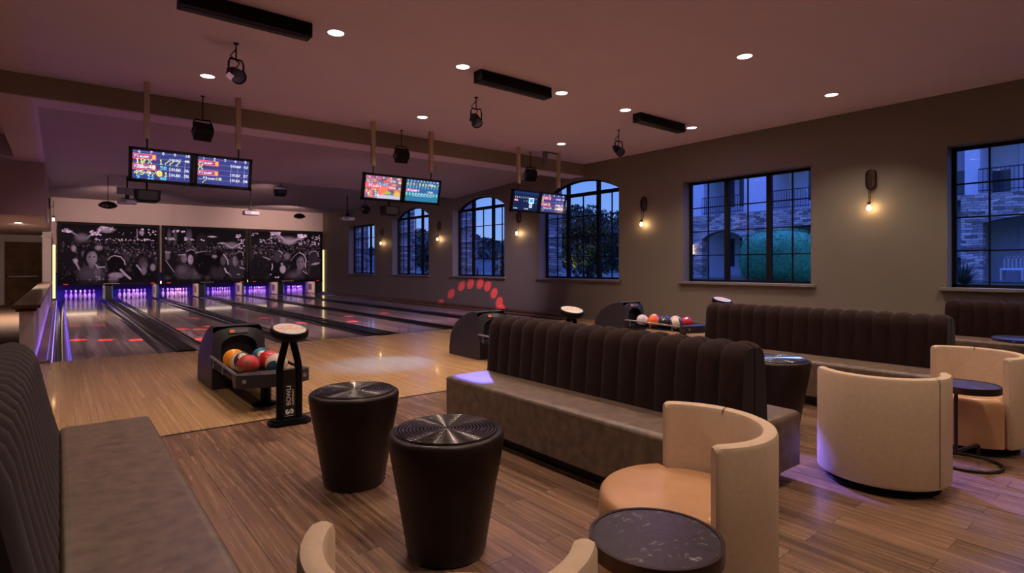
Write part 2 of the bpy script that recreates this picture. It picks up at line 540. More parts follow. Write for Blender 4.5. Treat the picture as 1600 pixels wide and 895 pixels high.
def area(parent, loc, target, power, color, sx, sy, name='lamp', spread=180):
    l = bpy.data.lights.new(name, 'AREA')
    l.shape = 'RECTANGLE'; l.size = sx; l.size_y = sy; l.energy = power; l.color = color; l.spread = R(spread)
    o = bpy.data.objects.new(name, l); C.objects.link(o)
    d = Vector(target) - Vector(loc)
    q = d.to_track_quat('-Z', 'Y')
    o.matrix_world = Matrix.Translation(loc) @ q.to_matrix().to_4x4()
    if parent:
        bpy.context.view_layer.update()
        o.parent = parent
        o.matrix_parent_inverse = parent.matrix_world.inverted()
    return o

def aim(d):
    """rotation whose local -Z looks along d"""
    return Vector(d).to_track_quat('-Z', 'Y').to_matrix()
# ================================================================== SETTING
YB = 28.5
LX = [.668, 2.476, 4.079, 5.887, 7.490, 9.298]      # lane centres
HW, GW = .527, .235
YF, YE = 10.23, 29.9                                  # foul line, end of the pin deck
YL = 5.2                                              # edge of the lounge floor

struct(MB().box(-.30, WX + .1, -6, YL, -.06, 0).build('floor', M['floor']))
struct(MB().box(-3.6, -.30, -6, 26.8, -.06, .004).build('floor_carpet', M['carpet']))
ap = MB().box(-.30, WX + .1, YL, YF, -.06, 0)
ap.mat(1)
for lx in LX:
    for y in (6.15, 6.75, 9.95):
        for k in range(-3, 4):
            if y > 9 and k % 1: continue
            ap.lathe([(.011, .0004), (.011, .0008)], (lx + k * .137, y + .0 * abs(k), 0), n=10)
struct(ap.build('floor_approach', [M['approach'], M['black']]))
struct(MB().box(-.30, WX, YL - .012, YL + .012, -.01, .003).build('trim_1', M['black']))
struct(MB().box(-.4, WX + .3, YF, 31, -.3, -.14).build('floor_subfloor', M['deckdark']))

# ceiling: flat part over the lounge, beam, then the folded part over the lanes
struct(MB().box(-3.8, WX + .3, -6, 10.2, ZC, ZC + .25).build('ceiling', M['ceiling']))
struct(MB().box(-3.8, WX + .02, 10.12, 10.63, 3.67, ZC + .1).mat(1).box(-3.8, WX + .02, 10.12, 10.63, 3.655, 3.671).build('ceiling_beam', [M['beamshade'], M['ceiling']]))  # faces toned as shaded, underside kept light in ceiling paint
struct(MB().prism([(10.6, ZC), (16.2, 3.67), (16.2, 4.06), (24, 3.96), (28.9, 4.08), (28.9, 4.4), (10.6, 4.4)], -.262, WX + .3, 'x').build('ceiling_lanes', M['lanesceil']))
sf = MB()
sf.box(-.75, -.26, 10.6, 16.42, 3.67, 4.3)
sf.box(-3.8, -.75, 15.83, 16.42, 3.67, 4.3)
sf.box(-3.8, -2.6, 10.6, 15.83, 3.67, 4.3)
sf.box(-2.6, -.75, 10.6, 15.83, 4.12, 4.3)
struct(sf.build('ceiling_soffit', M['ceiling']))
# left: bulkhead over the corridor opening, pillar, corridor end
struct(MB().box(-3.8, -.26, 16.4, 28.9, 2.47, 4.3).build('wall_bulkhead', M['bulktone']))  # shade on the bulkhead front is put into its darker tone
pl = MB().box(-.43, -.21, 23.6, 28.6, 0, 2.49)
pl.box(-.46, -.19, 23.57, 28.6, 2.28, 2.36, .02)
struct(pl.build('wall_pillar', M['trimwhite']))
struct(MB().box(-3.8, -.43, 26.5, 26.8, 0, 2.5).build('wall_corridor', M['bulktone']))
struct(MB().box(-3.8, -3.5, -6, 26.8, 0, 4.3).build('wall_left', M['wall']))
struct(MB().box(-3.8, WX + .3, -6.3, -6, 0, 4.3).build('wall_rear', M['wall']))
struct(MB().box(-.3, WX + .02, YB, YB + .2, 1.1, 4.3).build('wall_back', M['wall_back']))

# window wall
WIN = [(-.15, 2.52, 3.17, 0), (4.51, 7.17, 3.17, 0), (8.955, 11.83, 3.25, .37), (13.435, 16.32, 3.25, .37), (17.91, 20.80, 3.25, .37), (22.46, 25.2, 3.2, 0)]
ZS = 1.02
def arc_pts(y0, y1, zs, h, n=24):
    w = (y1 - y0) / 2
    r = (w * w + h * h) / (2 * h)
    yc, zc = (y0 + y1) / 2, zs + h - r
    a = math.asin(w / r)
    return [(yc + r * math.sin(-a + 2 * a * i / n), zc + r * math.cos(-a + 2 * a * i / n)) for i in range(n + 1)]
wm = MB()
X0, X1 = WX, WX + .3
prev = -6.3
for (y0, y1, zt, h) in WIN:
    wm.box(X0, X1, prev, y0, -.2, 4.4)
    wm.box(X0, X1, y0, y1, -.2, ZS)
    if h:
        a = arc_pts(y0, y1, zt, h)
        for i in range(len(a) - 1):
            p, q = a[i], a[i + 1]
            wm.prism([p, q, (q[0], 4.4), (p[0], 4.4)], X0, X1, 'x')
    else:
        wm.box(X0, X1, y0, y1, zt, 4.4)
    prev = y1
wm.box(X0, X1, prev, 31, -.2, 4.4)
struct(wm.build('wall_right', M['wall'], smooth=20))

for wi, (y0, y1, zt, h) in enumerate(WIN):
    fx = WX + .24
    t = .055; d = .06
    f = MB()
    # outer frame
    f.box(fx, fx + d, y0, y1, ZS, ZS + t); f.box(fx, fx + d, y0, y0 + t, ZS, zt); f.box(fx, fx + d, y1 - t, y1, ZS, zt)
    if h:
        a = arc_pts(y0, y1, zt, h); b = arc_pts(y0 + t, y1 - t, zt - t * .7, h)
        for i in range(len(a) - 1):
            f.prism([a[i], a[i + 1], b[i + 1], b[i]], fx, fx + d, 'x')
    else:
        f.box(fx, fx + d, y0, y1, zt - t, zt)
    W = y1 - y0
    m1, m2 = (y0 + W * .31, y0 + W * .69) if h else (y0 + W * .333, y0 + W * .667)
    def top_at(y):
        if not h: return zt
        w = W / 2; r = (w * w + h * h) / (2 * h)
        return zt + h - r + math.sqrt(r * r - (y - (y0 + y1) / 2) ** 2)
    for m_ in (m1, m2):
        f.box(fx - .01, fx + d, m_ - .05, m_ + .05, ZS, top_at(m_) - .005)
    th = .011
    if h: f.box(fx - .01, fx + d, y0, y1, zt - .05, zt + .04)
    zb, ztop = ZS + t, (zt - .05 if h else zt - t)
    rows = 4
    for k in range(1, rows):
        z = zb + (ztop - zb) * k / rows
        f.box(fx + .015, fx + .045, y0, y1, z - th, z + th)
    for (a_, b_) in ((y0 + t, m1 - .05), (m1 + .05, m2 - .05), (m2 + .05, y1 - t)):
        c_ = (a_ + b_) / 2
        f.box(fx + .015, fx + .045, c_ - th, c_ + th, zb, ztop)
    w = struct(f.build('window_%d' % (wi + 1), M['frame']))
    w['label'] = ['large rectangular black-framed window at the right edge', 'large rectangular black-framed window facing the round bush',
                  'nearest arched window, partly behind the rightmost monitors', 'middle arched window above the red light dots',
                  'farthest arched window below the middle monitors', 'small far rectangular window near the screens'][wi]
    g = MB()
    gy = [y0 + t, y1 - t]
    if h:
        a = arc_pts(y0 + t, y1 - t, zt - t * .7, h)
        g.prism([(gy[0], ZS + t)] + a + [(gy[1], ZS + t)], fx + .026, fx + .034, 'x')
    else:
        g.box(fx + .026, fx + .034, gy[0], gy[1], ZS + t, zt - t)
    g.build('glass', M['glass'], w)
    s_ = MB().box(WX - .07, fx, y0 - .09, y1 + .09, ZS - .045, ZS + .004, .008)
    # a shelf that fills the reveal and has ears on the wall face
    s_ = MB().box(WX - .07, WX - .001, y0 - .09, y1 + .09, ZS - .045, ZS + .006, .008)
    s_.box(WX - .01, fx, y0 + .002, y1 - .002, ZS - .0, ZS + .006)
    s_.build('sill', M['wall'], w)

# corridor door
dm = MB().box(-1.5, -.5, 26.44, 26.5, 0, 2.22)
dr = struct(dm.build('door_1', M['door']))
dr['label'] = 'dark panelled wooden door at the end of the carpeted corridor'
lf = MB().box(-1.42, -.58, 26.405, 26.44, .01, 2.14)
lf.build('door_leaf', M['door'], dr)
for (za, zb_) in ((.2, .8), (1.15, 2.0)):
    MB().box(-1.28, -.72, 26.385, 26.405, za, zb_, .008).build('panel', M['door'], dr)
MB().tube([(-1.38, 26.4, 1.0), (-1.38, 26.35, 1.0), (-.62, 26.35, 1.0), (-.62, 26.4, 1.0)], .018).build('push_bar', M['capsilver'], dr)

# low wall with a wooden cap, left of the lanes
kw = thing('low_wall', 'low cream wall with dark wooden cap beside the leftmost lane', 'low wall', (-.33, 16.5, 0))
MB().box(-.07, .07, -7.0, 7.1, 0, .80).build('wall_body', M['trimwhite'], kw)
MB().box(-.14, .14, -7.09, 7.09, .812, .86, .006).box(-.105, .105, -7.05, 7.09, .77, .812, .01).build('wooden_cap', M['wood'], kw)
kw['kind'] = 'structure'

# ================================================================== LANES
ordn = ['leftmost', 'second', 'third', 'fourth', 'fifth', 'sixth']
for i, lx in enumerate(LX):
    lab = ['leftmost glossy bowling lane, beside the low cream wall', 'second glossy bowling lane from the left, right of the widest left divider',
           'third glossy bowling lane from the left, behind the nearest ball return', 'fourth glossy bowling lane from the left',
           'fifth glossy bowling lane from the left', 'rightmost glossy bowling lane, along the window wall'][i]
    t = thing('bowling_lane', lab, 'bowling lane', (lx, YF, 0), 0, 'bowling lanes')
    MB().box(-HW, HW, 0, YE - YF, -.06, 0).build('lane_bed', M['lane'], t)
    for s_ in (-1, 1):
        cx = s_ * (HW + GW / 2)
        n = 12; poly = []
        for k in range(n + 1):
            a = PI * k / n
            poly.append((cx + math.cos(a) * (GW / 2), -.004 - math.sin(a) * .085))
        for k in range(n, -1, -1):
            a = PI * k / n
            poly.append((cx + math.cos(a) * (GW / 2), -.03 - math.sin(a) * .095))
        MB().prism(poly, 0, YE - YF - .1, 'y').build('gutter', M['gutter'], t, smooth=40)

def divider(x0, x1, label, z=.028):
    t = thing('lane_divider', label, 'lane divider', ((x0 + x1) / 2, YF, 0), 0, 'lane dividers')
    w = (x1 - x0) / 2
    b = min(.03, w * .5)
    MB().prism([(-w, -.1), (-w, .002), (-w + b, z), (w - b, z), (w, .002), (w, -.1)], -.05, 18.0, 'y').build('capping', M['cap'], t)
    MB().box(-w + b * .6, -w + b * 1.2, -.03, 18.0, z - .004, z + .004).box(w - b * 1.2, w - b * .6, -.03, 18.0, z - .004, z + .004).build('edge_strip', M['cappurple'], t)
for i in range(5):
    divider(LX[i] + HW + GW + .002, LX[i + 1] - HW - GW - .002, ['wide black divider between the first and second lanes from the left', 'narrow black divider between the second and third lanes from the left',
        'wide black divider between the third and fourth lanes from the left', 'narrow black divider between the fourth and fifth lanes from the left',
        'wide black divider between the fifth and sixth lanes from the left'][i])
sr = thing('side_rail', 'silver tube rail on a brown ledge along the low cream wall', 'side rail', (-.17, YF, 0))
MB().box(-.09, .03, -.05, 18.1, -.1, .02).build('wooden_ledge', M['ledge'], sr)
MB().tube([(.05, -.06, .02), (.05, 18.1, .02)], .024, 12).build('silver_tube', M['capsilver'], sr, smooth=50)
MB().box(.081, .089, 0, 18.0, -.012, .006).build('light_strip', M['led'], sr, label='glowing violet light strip')
for k in range(4):
    area(sr, (-.145, 10.3 + 3.3 * k + 1.65, .03), (-.26, 10.3 + 3.3 * k + 1.65, .35), 5, (.25, .13, 1), 3.2, .02, 'violet_strip_lamp')
sr2 = thing('side_rail', 'brown wooden curb along the window wall beside the rightmost lane', 'curb', (10.28, YF, 0))
MB().box(-.215, -.12, -.05, 18.1, -.1, .02).build('ledge', M['ledge'], sr2)
MB().box(-.12, .215, -.05, 18.1, -.1, .095, .006).build('curb_board', M['wood'], sr2)

# kickbacks between the pin decks
def kick(x0, x1, label):
    t = thing('kickback_panel', label, 'kickback panel', ((x0 + x1) / 2, 28.44, 0), 0, 'kickback panels')
    w = (x1 - x0) / 2
    p = min(.025, w * .45)
    for s_ in (-1, 1):
        a, b = (-w, -w + p) if s_ < 0 else (w - p, w)
        MB().box(a, b, 0, 1.5, -.05, 1.0).build('side_plate', M['kick'], t)
        MB().box(a - .0015, b + .0015, .45, .95, .16, .46).build('slot', M['kickslot'], t)
        MB().box(a - .002, b + .002, -.006, .0, -.05, 1.0).build('lit_edge', M['kicktealglow'], t)  # teal light on the front edge, painted as colour
    if w > .08:
        MB().box(-w + p, w - p, .03, .1, -.05, 1.0).build('front_board', M['deckdark'], t)
edges = [(-.205, LX[0] - HW - GW)] + [(LX[i] + HW + GW, LX[i + 1] - HW - GW) for i in range(5)] + [(LX[5] + HW + GW, 10.45)]
for i, (a, b) in enumerate(edges):
    kick(a + .004, b - .004, 'cream kickback panel ' + ['left of the leftmost pins', 'between the first and second pin decks from the left', 'between the second and third pin decks from the left',
         'between the third and fourth pin decks from the left', 'between the fourth and fifth pin decks from the left', 'between the fifth and sixth pin decks from the left', 'right of the rightmost pins'][i])
pit = MB().box(-.3, WX, 30.1, 30.2, -.3, 1.2)
struct(pit.build('wall_pit', M['curtain']))
struct(MB().box(-.3, WX, 28.5, 30.2, 1.05, 1.1).build('ceiling_pit', M['deckdark']))

# pins
pp = [(.0255, 0), (.03, .008), (.0385, .04), (.0525, .085), (.0605, .115), (.0595, .14), (.052, .175), (.039, .21), (.028, .235), (.0233, .255), (.0235, .275), (.027, .3), (.0315, .325), (.0325, .343), (.029, .362), (.018, .376), (.004, .381)]
pinproto = MB().lathe(pp, n=20).build('bowling_pin', M['pin'], smooth=60)
rowname = [['head pin'], ['left pin of the second row', 'right pin of the second row'],
           ['left pin of the third row', 'middle pin of the third row', 'right pin of the third row'],
           ['left corner pin at the back', 'second pin at the back', 'third pin at the back', 'right corner pin at the back']]
first = True
for i, lx in enumerate(LX):
    for r_ in range(4):
        for k in range(r_ + 1):
            o = pinproto if first else pinproto.copy()
            if not first: C.objects.link(o)
            first = False
            o.location = (lx + (k - r_ / 2) * .3048, 28.74 + r_ * .264, 0)
            prop(o, 'white pin, ' + rowname[r_][k] + (' on the %s lane' % ordn[i] if i in (0,) else ' on the rightmost lane' if i == 5 else ' on the %s lane from the left' % ordn[i]), 'bowling pin', 'bowling pins')

# glowing panels added for the lit pinsetter parts, with the deck's uv lamps
for i, lx in enumerate(LX):
    t = thing('pinsetter_glow', 'pale glowing pinsetter panel over the %s pin deck' % (['leftmost', 'second', 'third', 'fourth', 'fifth', 'rightmost'][i]), 'lamp', (lx, 29.56, .64), 0, 'glow panels over the pins')
    MB().box(-.56, .56, -.03, -.015, -.06, .06).build('glow_sheet', M['tube'], t)
    MB().box(-.58, .58, -.015, .03, -.075, .075).build('panel_back', M['black'], t)
    area(t, (lx, 28.62, .98), (lx, 29.15, .15), 6 if i != 2 else 4, (.30, .05, 1) if i != 2 else (.7, .25, 1), 1.0, .1, 'uv_lamp', 90)
    area(t, (lx, 28.5, .9), (lx, 30.1, .4), 2.6, (.08, .05, 1), 1.0, .1, 'uv_lamp', 90)
    for s_ in (-1, 1): spot(t, (lx - s_ * .35, 28.5, .6), (lx + s_ * (HW + GW), 28.95, .32), 26, (1, .66, .32), 60, .8, .03, 'plate_fill')  # added fill spots that brighten the kickback plates
    if i != 2: spot(t, (lx + .1, 28.3, .62), (lx, 28.74, .15), 5, (0, .35, 1), 45, .6, .03, 'blue_lamp')

# ================================================================== SCREENS OVER THE PINS
def crowd(kind, w=250, h=176):
    rnd = random.Random(kind + 11)
    p = Pic(w, h, (.006, .004, .005))
    def g(v): return (v, v * .60, v * .84)
    E = lambda x, y, rx, ry, v, soft=.5, al=1, rot=0: p.ell(x, y, rx, ry, g(v), soft, al, rot)
    def Ln(pts, wd, v, al=.9):
        for a, b in zip(pts[:-1], pts[1:]): p.line(a[0], a[1], b[0], b[1], wd, g(v), al)
    def lamps(x0, x1, y0, y1, n, v=.6, s=.008):
        for _ in range(n):
            E(rnd.uniform(x0, x1), rnd.uniform(y0, y1), s * rnd.uniform(.5, 1.2), s * rnd.uniform(.6, 1.2), v * rnd.uniform(.5, 1.2), .9)
    # dim hall and the far crowd
    for _ in range(26): E(rnd.random(), rnd.uniform(.1, .5), .12, .08, rnd.uniform(.004, .016), 1.4, .6)
    for _ in range(520):
        y = rnd.uniform(.27, .62); r = .006 + .016 * (y - .25)
        x = rnd.random()
        E(x, y, r, r * 1.5, rnd.choice((.006, .01, .03, .05, .08, .14)), .8, .85)
        if rnd.random() < .25: E(x + r * .3, y - r * .3, r * .4, r * .6, .3, 1, .8)
    for _ in range(24):
        x = rnd.random(); y = rnd.uniform(.42, .58); r = rnd.uniform(.018, .028)
        E(x, y + .09, r * 2.2, .08, .012, .4); E(x, y, r, r * 1.7, .010, .4)
        d = rnd.choice((-1, 1))
        E(x + d * r * .3, y + .004, r * .6, r * 1.1, rnd.uniform(.05, .14), .7)
        E(x + d * r * .55, y - r * .3, r * .25, r * .5, .32, 1, .9)
    for _ in range(150):
        x = rnd.random(); y = rnd.uniform(.45, .95); a = rnd.uniform(0, 3.14); l = rnd.uniform(.008, .03)
        Ln([(x, y), (x + l * math.cos(a), y + l * math.sin(a) * 1.4)], .005, rnd.choice((.04, .07, .12, .25)), .7)
    for _ in range(70):
        E(rnd.random(), rnd.uniform(.5, .95), rnd.uniform(.012, .045), rnd.uniform(.02, .08), rnd.choice((.004, .006, .02, .03, .05)), .8, .8, rnd.uniform(-1, 1))
    def face(x, y, rx, ry, v, lit=1):
        E(x, y, rx, ry, v, .3); E(x + lit * rx * .35, y - ry * .1, rx * .55, ry * .75, v * 1.7, 1, .8)
        for d in (-1, 1):
            E(x + d * rx * .42, y - ry * .12, rx * .20, ry * .07, v * .3, .9); E(x + d * rx * .42, y - ry * .27, rx * .28, ry * .05, v * .2, .7)
        E(x + rx * .06, y + ry * .2, rx * .12, ry * .1, v * .5, .8)
        E(x, y + ry * .5, rx * .36, ry * .10, v * .35, .7); E(x, y + ry * .47, rx * .27, ry * .045, v * 2.6, .7)
    if kind == 0:
        E(.45, .07, .085, .035, .35, .6); lamps(.38, .52, .02, .06, 16, .85, .011); E(.45, .11, .05, .02, .25, .7)
        Ln([(.03, .1), (.10, .13), (.18, .22)], .014, .38, .7); Ln([(.385, .11), (.30, .16), (.24, .24)], .014, .42, .7)
        lamps(.01, .1, .08, .14, 16, .8, .012); lamps(.28, .39, .08, .17, 20, .8, .012); E(.2, .22, .06, .06, .16, 1)
        lamps(.32, .75, .225, .26, 34, .8, .007); lamps(.8, .99, .04, .15, 24, .85, .009); lamps(.78, .96, .22, .25, 16, .8, .009); lamps(.4, .8, .1, .2, 12, .6, .005)
        Ln([(.775, .05), (.775, .24)], .008, .3)
        E(.06, .62, .09, .2, .010, .4); E(.12, .41, .022, .05, .28, .7); E(.2, .5, .045, .10, .010, .4); E(.22, .5, .022, .05, .14, .7)
        Ln([(.12, .6), (.15, .68), (.18, .78)], .018, .3, .8); E(.14, .62, .02, .04, .36, .8)
        E(.30, .87, .14, .19, .035, .35); E(.29, .83, .10, .10, .06, .9); E(.36, .80, .03, .09, .11, .9, .8)
        E(.295, .54, .085, .16, .008, .25); E(.36, .45, .05, .08, .010, .4); E(.37, .39, .035, .04, .3, .9, .8)
        E(.30, .69, .03, .06, .12, .5); face(.30, .575, .053, .115, .16, 1)
        Ln([(.34, .68), (.36, .73), (.43, .72)], .012, .45)
        E(.555, .67, .10, .19, .005, .18); E(.60, .95, .16, .18, .006, .25)
        Ln([(.465, .60), (.49, .55), (.53, .52)], .010, .30); Ln([(.53, .52), (.60, .545), (.64, .62), (.645, .68)], .011, .42)
        E(.55, .87, .075, .05, .26, .5); E(.52, .95, .05, .06, .16, .6); Ln([(.60, .77), (.65, .86), (.70, .93)], .02, .42)
        E(.86, .80, .14, .28, .006, .3); E(.84, .55, .075, .04, .010, .4); E(.84, .66, .05, .11, .05, .6); E(.86, .70, .03, .06, .09, .8)
        Ln([(.77, .69), (.81, .77), (.85, .85)], .014, .42); E(.85, .79, .03, .07, .16, .6); E(.95, .73, .028, .06, .24, .7)
        lamps(.25, .42, .88, .98, 12, .3, .010)
    elif kind == 1:
        lamps(.01, .24, .03, .08, 9, .9, .014); lamps(.01, .11, .17, .22, 20, .9, .010); lamps(.23, .34, .17, .22, 18, .9, .010)
        for x in (.05, .12, .27, .30): E(x, .16, .02, .12, .11, 1, .7)
        E(.44, .25, .07, .15, .02, .5); lamps(.41, .47, .2, .23, 4, .9, .010)
        E(.57, .14, .05, .014, .6, .8); lamps(.88, .95, .08, .14, 14, .8, .010); E(.70, .26, .035, .012, .55, .9); lamps(.9, .99, .16, .36, 20, .8, .010)
        E(.82, .30, .09, .06, .18, .8); Ln([(.74, .27), (.79, .33), (.83, .35), (.88, .31), (.93, .26)], .014, .42, .8)
        lamps(.62, .72, .25, .35, 10, .6, .008)
        E(.07, .62, .08, .22, .010, .3); E(.03, .45, .035, .03, .34, .7); E(.06, .40, .07, .04, .02, .5); E(.03, .52, .028, .07, .13, .6); Ln([(.01, .60), (.06, .71), (.11, .82)], .008, .3)
        E(.22, .82, .10, .14, .05, .5); E(.20, .78, .05, .07, .09, .9); E(.20, .46, .06, .03, .02, .5); face(.225, .56, .036, .085, .13, 1); Ln([(.17, .50), (.24, .49)], .008, .4)
        E(.37, .84, .08, .14, .055, .6, 1, .4); E(.39, .79, .03, .09, .12, .9, .8, .5); E(.31, .5, .055, .11, .008, .4); face(.305, .585, .032, .09, .26, -1); Ln([(.27, .42), (.31, .39), (.35, .41)], .010, .36)
        E(.47, .66, .13, .24, .006, .25); Ln([(.36, .46), (.44, .43), (.50, .425)], .010, .24); Ln([(.32, .33), (.37, .39)], .010, .18); E(.56, .47, .1, .03, .02, .6)
        E(.64, .83, .09, .13, .028, .7); E(.66, .58, .09, .16, .006, .3); E(.71, .60, .035, .09, .08, .6)
        Ln([(.715, .48), (.74, .52), (.765, .58), (.775, .67)], .012, .48); Ln([(.73, .75), (.75, .82), (.80, .87), (.82, .91)], .013, .62)
        E(.60, .52, .03, .03, .26, .8); E(.88, .80, .10, .2, .03, .5); face(.87, .61, .035, .10, .13, -1); E(.93, .5, .05, .10, .010, .4)
        Ln([(.90, .44), (.93, .41), (.97, .44), (.975, .5)], .008, .4); Ln([(.93, .73), (.99, .76)], .012, .42); Ln([(.95, .6), (.965, .68)], .010, .36); E(.91, .87, .02, .010, .4, .8)
    else:
        E(.52, .17, .12, .07, .20, .8); Ln([(.33, .03), (.42, .11), (.50, .20)], .028, .44, .75); Ln([(.78, .06), (.68, .12), (.56, .20)], .028, .44, .75); E(.53, .2, .07, .05, .36, .9)
        lamps(.27, .40, .01, .07, 26, .95, .014); lamps(.66, .78, .04, .10, 26, .95, .014); lamps(.0, .1, .03, .1, 12, .7, .009); lamps(.13, .19, .16, .22, 8, .7, .012)
        lamps(.2, .4, .1, .24, 26, .6, .010); lamps(.65, .84, .14, .27, 20, .6, .010); lamps(.84, .99, .03, .26, 26, .7, .011); lamps(.4, .95, .26, .4, 20, .4, .006)
        E(.12, .74, .15, .24, .010, .3); Ln([(.17, .52), (.21, .54), (.26, .575)], .012, .36)
        E(.36, .80, .12, .24, .006, .3); E(.37, .43, .085, .05, .035, .4); Ln([(.38, .385), (.41, .41), (.435, .45)], .014, .36); E(.36, .53, .045, .10, .05, .5); E(.50, .50, .04, .07, .15, .8)
        E(.44, .77, .04, .08, .40, .5); E(.425, .66, .014, .022, .4, .8); Ln([(.29, .66), (.295, .72), (.285, .78)], .012, .5); lamps(.32, .38, .9, .95, 5, .6, .014); E(.27, .875, .012, .012, .4, .8)
        E(.66, .58, .11, .2, .008, .2); E(.62, .93, .13, .15, .035, .5); E(.60, .90, .06, .06, .07, .9); E(.675, .80, .035, .09, .09, .5)
        Ln([(.55, .60), (.59, .52), (.64, .45), (.68, .42)], .007, .25); Ln([(.68, .42), (.74, .46), (.77, .53), (.78, .60), (.765, .66), (.77, .73)], .012, .48)
        face(.695, .645, .058, .135, .12, 1); Ln([(.73, .81), (.79, .87)], .010, .36)
        E(.89, .52, .075, .15, .028, .3); E(.93, .85, .1, .22, .014, .4); Ln([(.82, .45), (.86, .39), (.92, .385), (.955, .42), (.965, .5)], .010, .32); E(.92, .655, .06, .022, .36, .7, 1, -.2)
    for _ in range(110):          # folds, hair lights, sequins
        x = rnd.random(); y = rnd.uniform(.5, .97); a = rnd.uniform(0, 3.14); l = rnd.uniform(.006, .022)
        Ln([(x, y), (x + l * math.cos(a), y + l * math.sin(a) * 1.5)], .0035, rnd.choice((.006, .006, .02, .05, .10, .22)), .55)
    p.blend((p.Y > .95).astype(np.float32), g(.006), .6)
    return p
for i, (x0, x1) in enumerate(((-.06, 3.34), (3.43, 6.84), (6.90, 10.40))):
    lab = ['leftmost wide screen with a black and white party crowd above the pins', 'middle wide screen with a black and white party crowd above the pins', 'rightmost wide screen with a black and white party crowd above the pins'][i]
    t = thing('projection_screen', lab, 'screen', ((x0 + x1) / 2, 28.3, .6), 0, 'crowd picture screens')
    w = (x1 - x0) / 2
    fr = MB().box(-w, w, -.02, .12, 2.42, 2.52).box(-w, w, -.05, .12, 0, .085)
    fr.box(-w, -w + .12, -.02, .12, .085, 2.42).box(w - .08, w, -.02, .12, .085, 2.42).box(-w + .1, w - .06, .05, .12, .08, 2.44)
    fr.build('frame', M['maskframe'], t)
    pc = crowd(i).mesh('picture', 2 * w - .2, 2.335, M['proj'], t)
    pc.location = (.02, .045, 1.2525)
    MB().box(-.25, .3, -.056, -.05, .035, .055).build('trim_plate', M['kick'], t)
    for s_ in (-1, 1):
        MB().box(s_ * (w - .25) - .07, s_ * (w - .25) + .07, -.056, -.05, .025, .06).build('red_reflection', M['redreflect'], t)  # red reflections on the lower trim, added as glowing plates
# added glowing sheets for the lamp-lit wall gaps beside the screens
for (x0, x1, lab) in ((-.2585, -.125, 'tall glowing cream sheet for the lit wall gap left of the leftmost screen'), (10.42, 10.495, 'tall glowing cream sheet for the lit wall gap right of the rightmost screen')):
    t = thing('wall_gap_glow', lab, 'glow panel', ((x0 + x1) / 2, 28.32, .1), 0)
    w = (x1 - x0) / 2
    MB().box(-w, w, 0, .02, 0, 2.1).build('glow_sheet', M['gapglow'], t)
    MB().box(-w, w, .02, .06, -.02, 2.12).build('housing', M['black'], t)
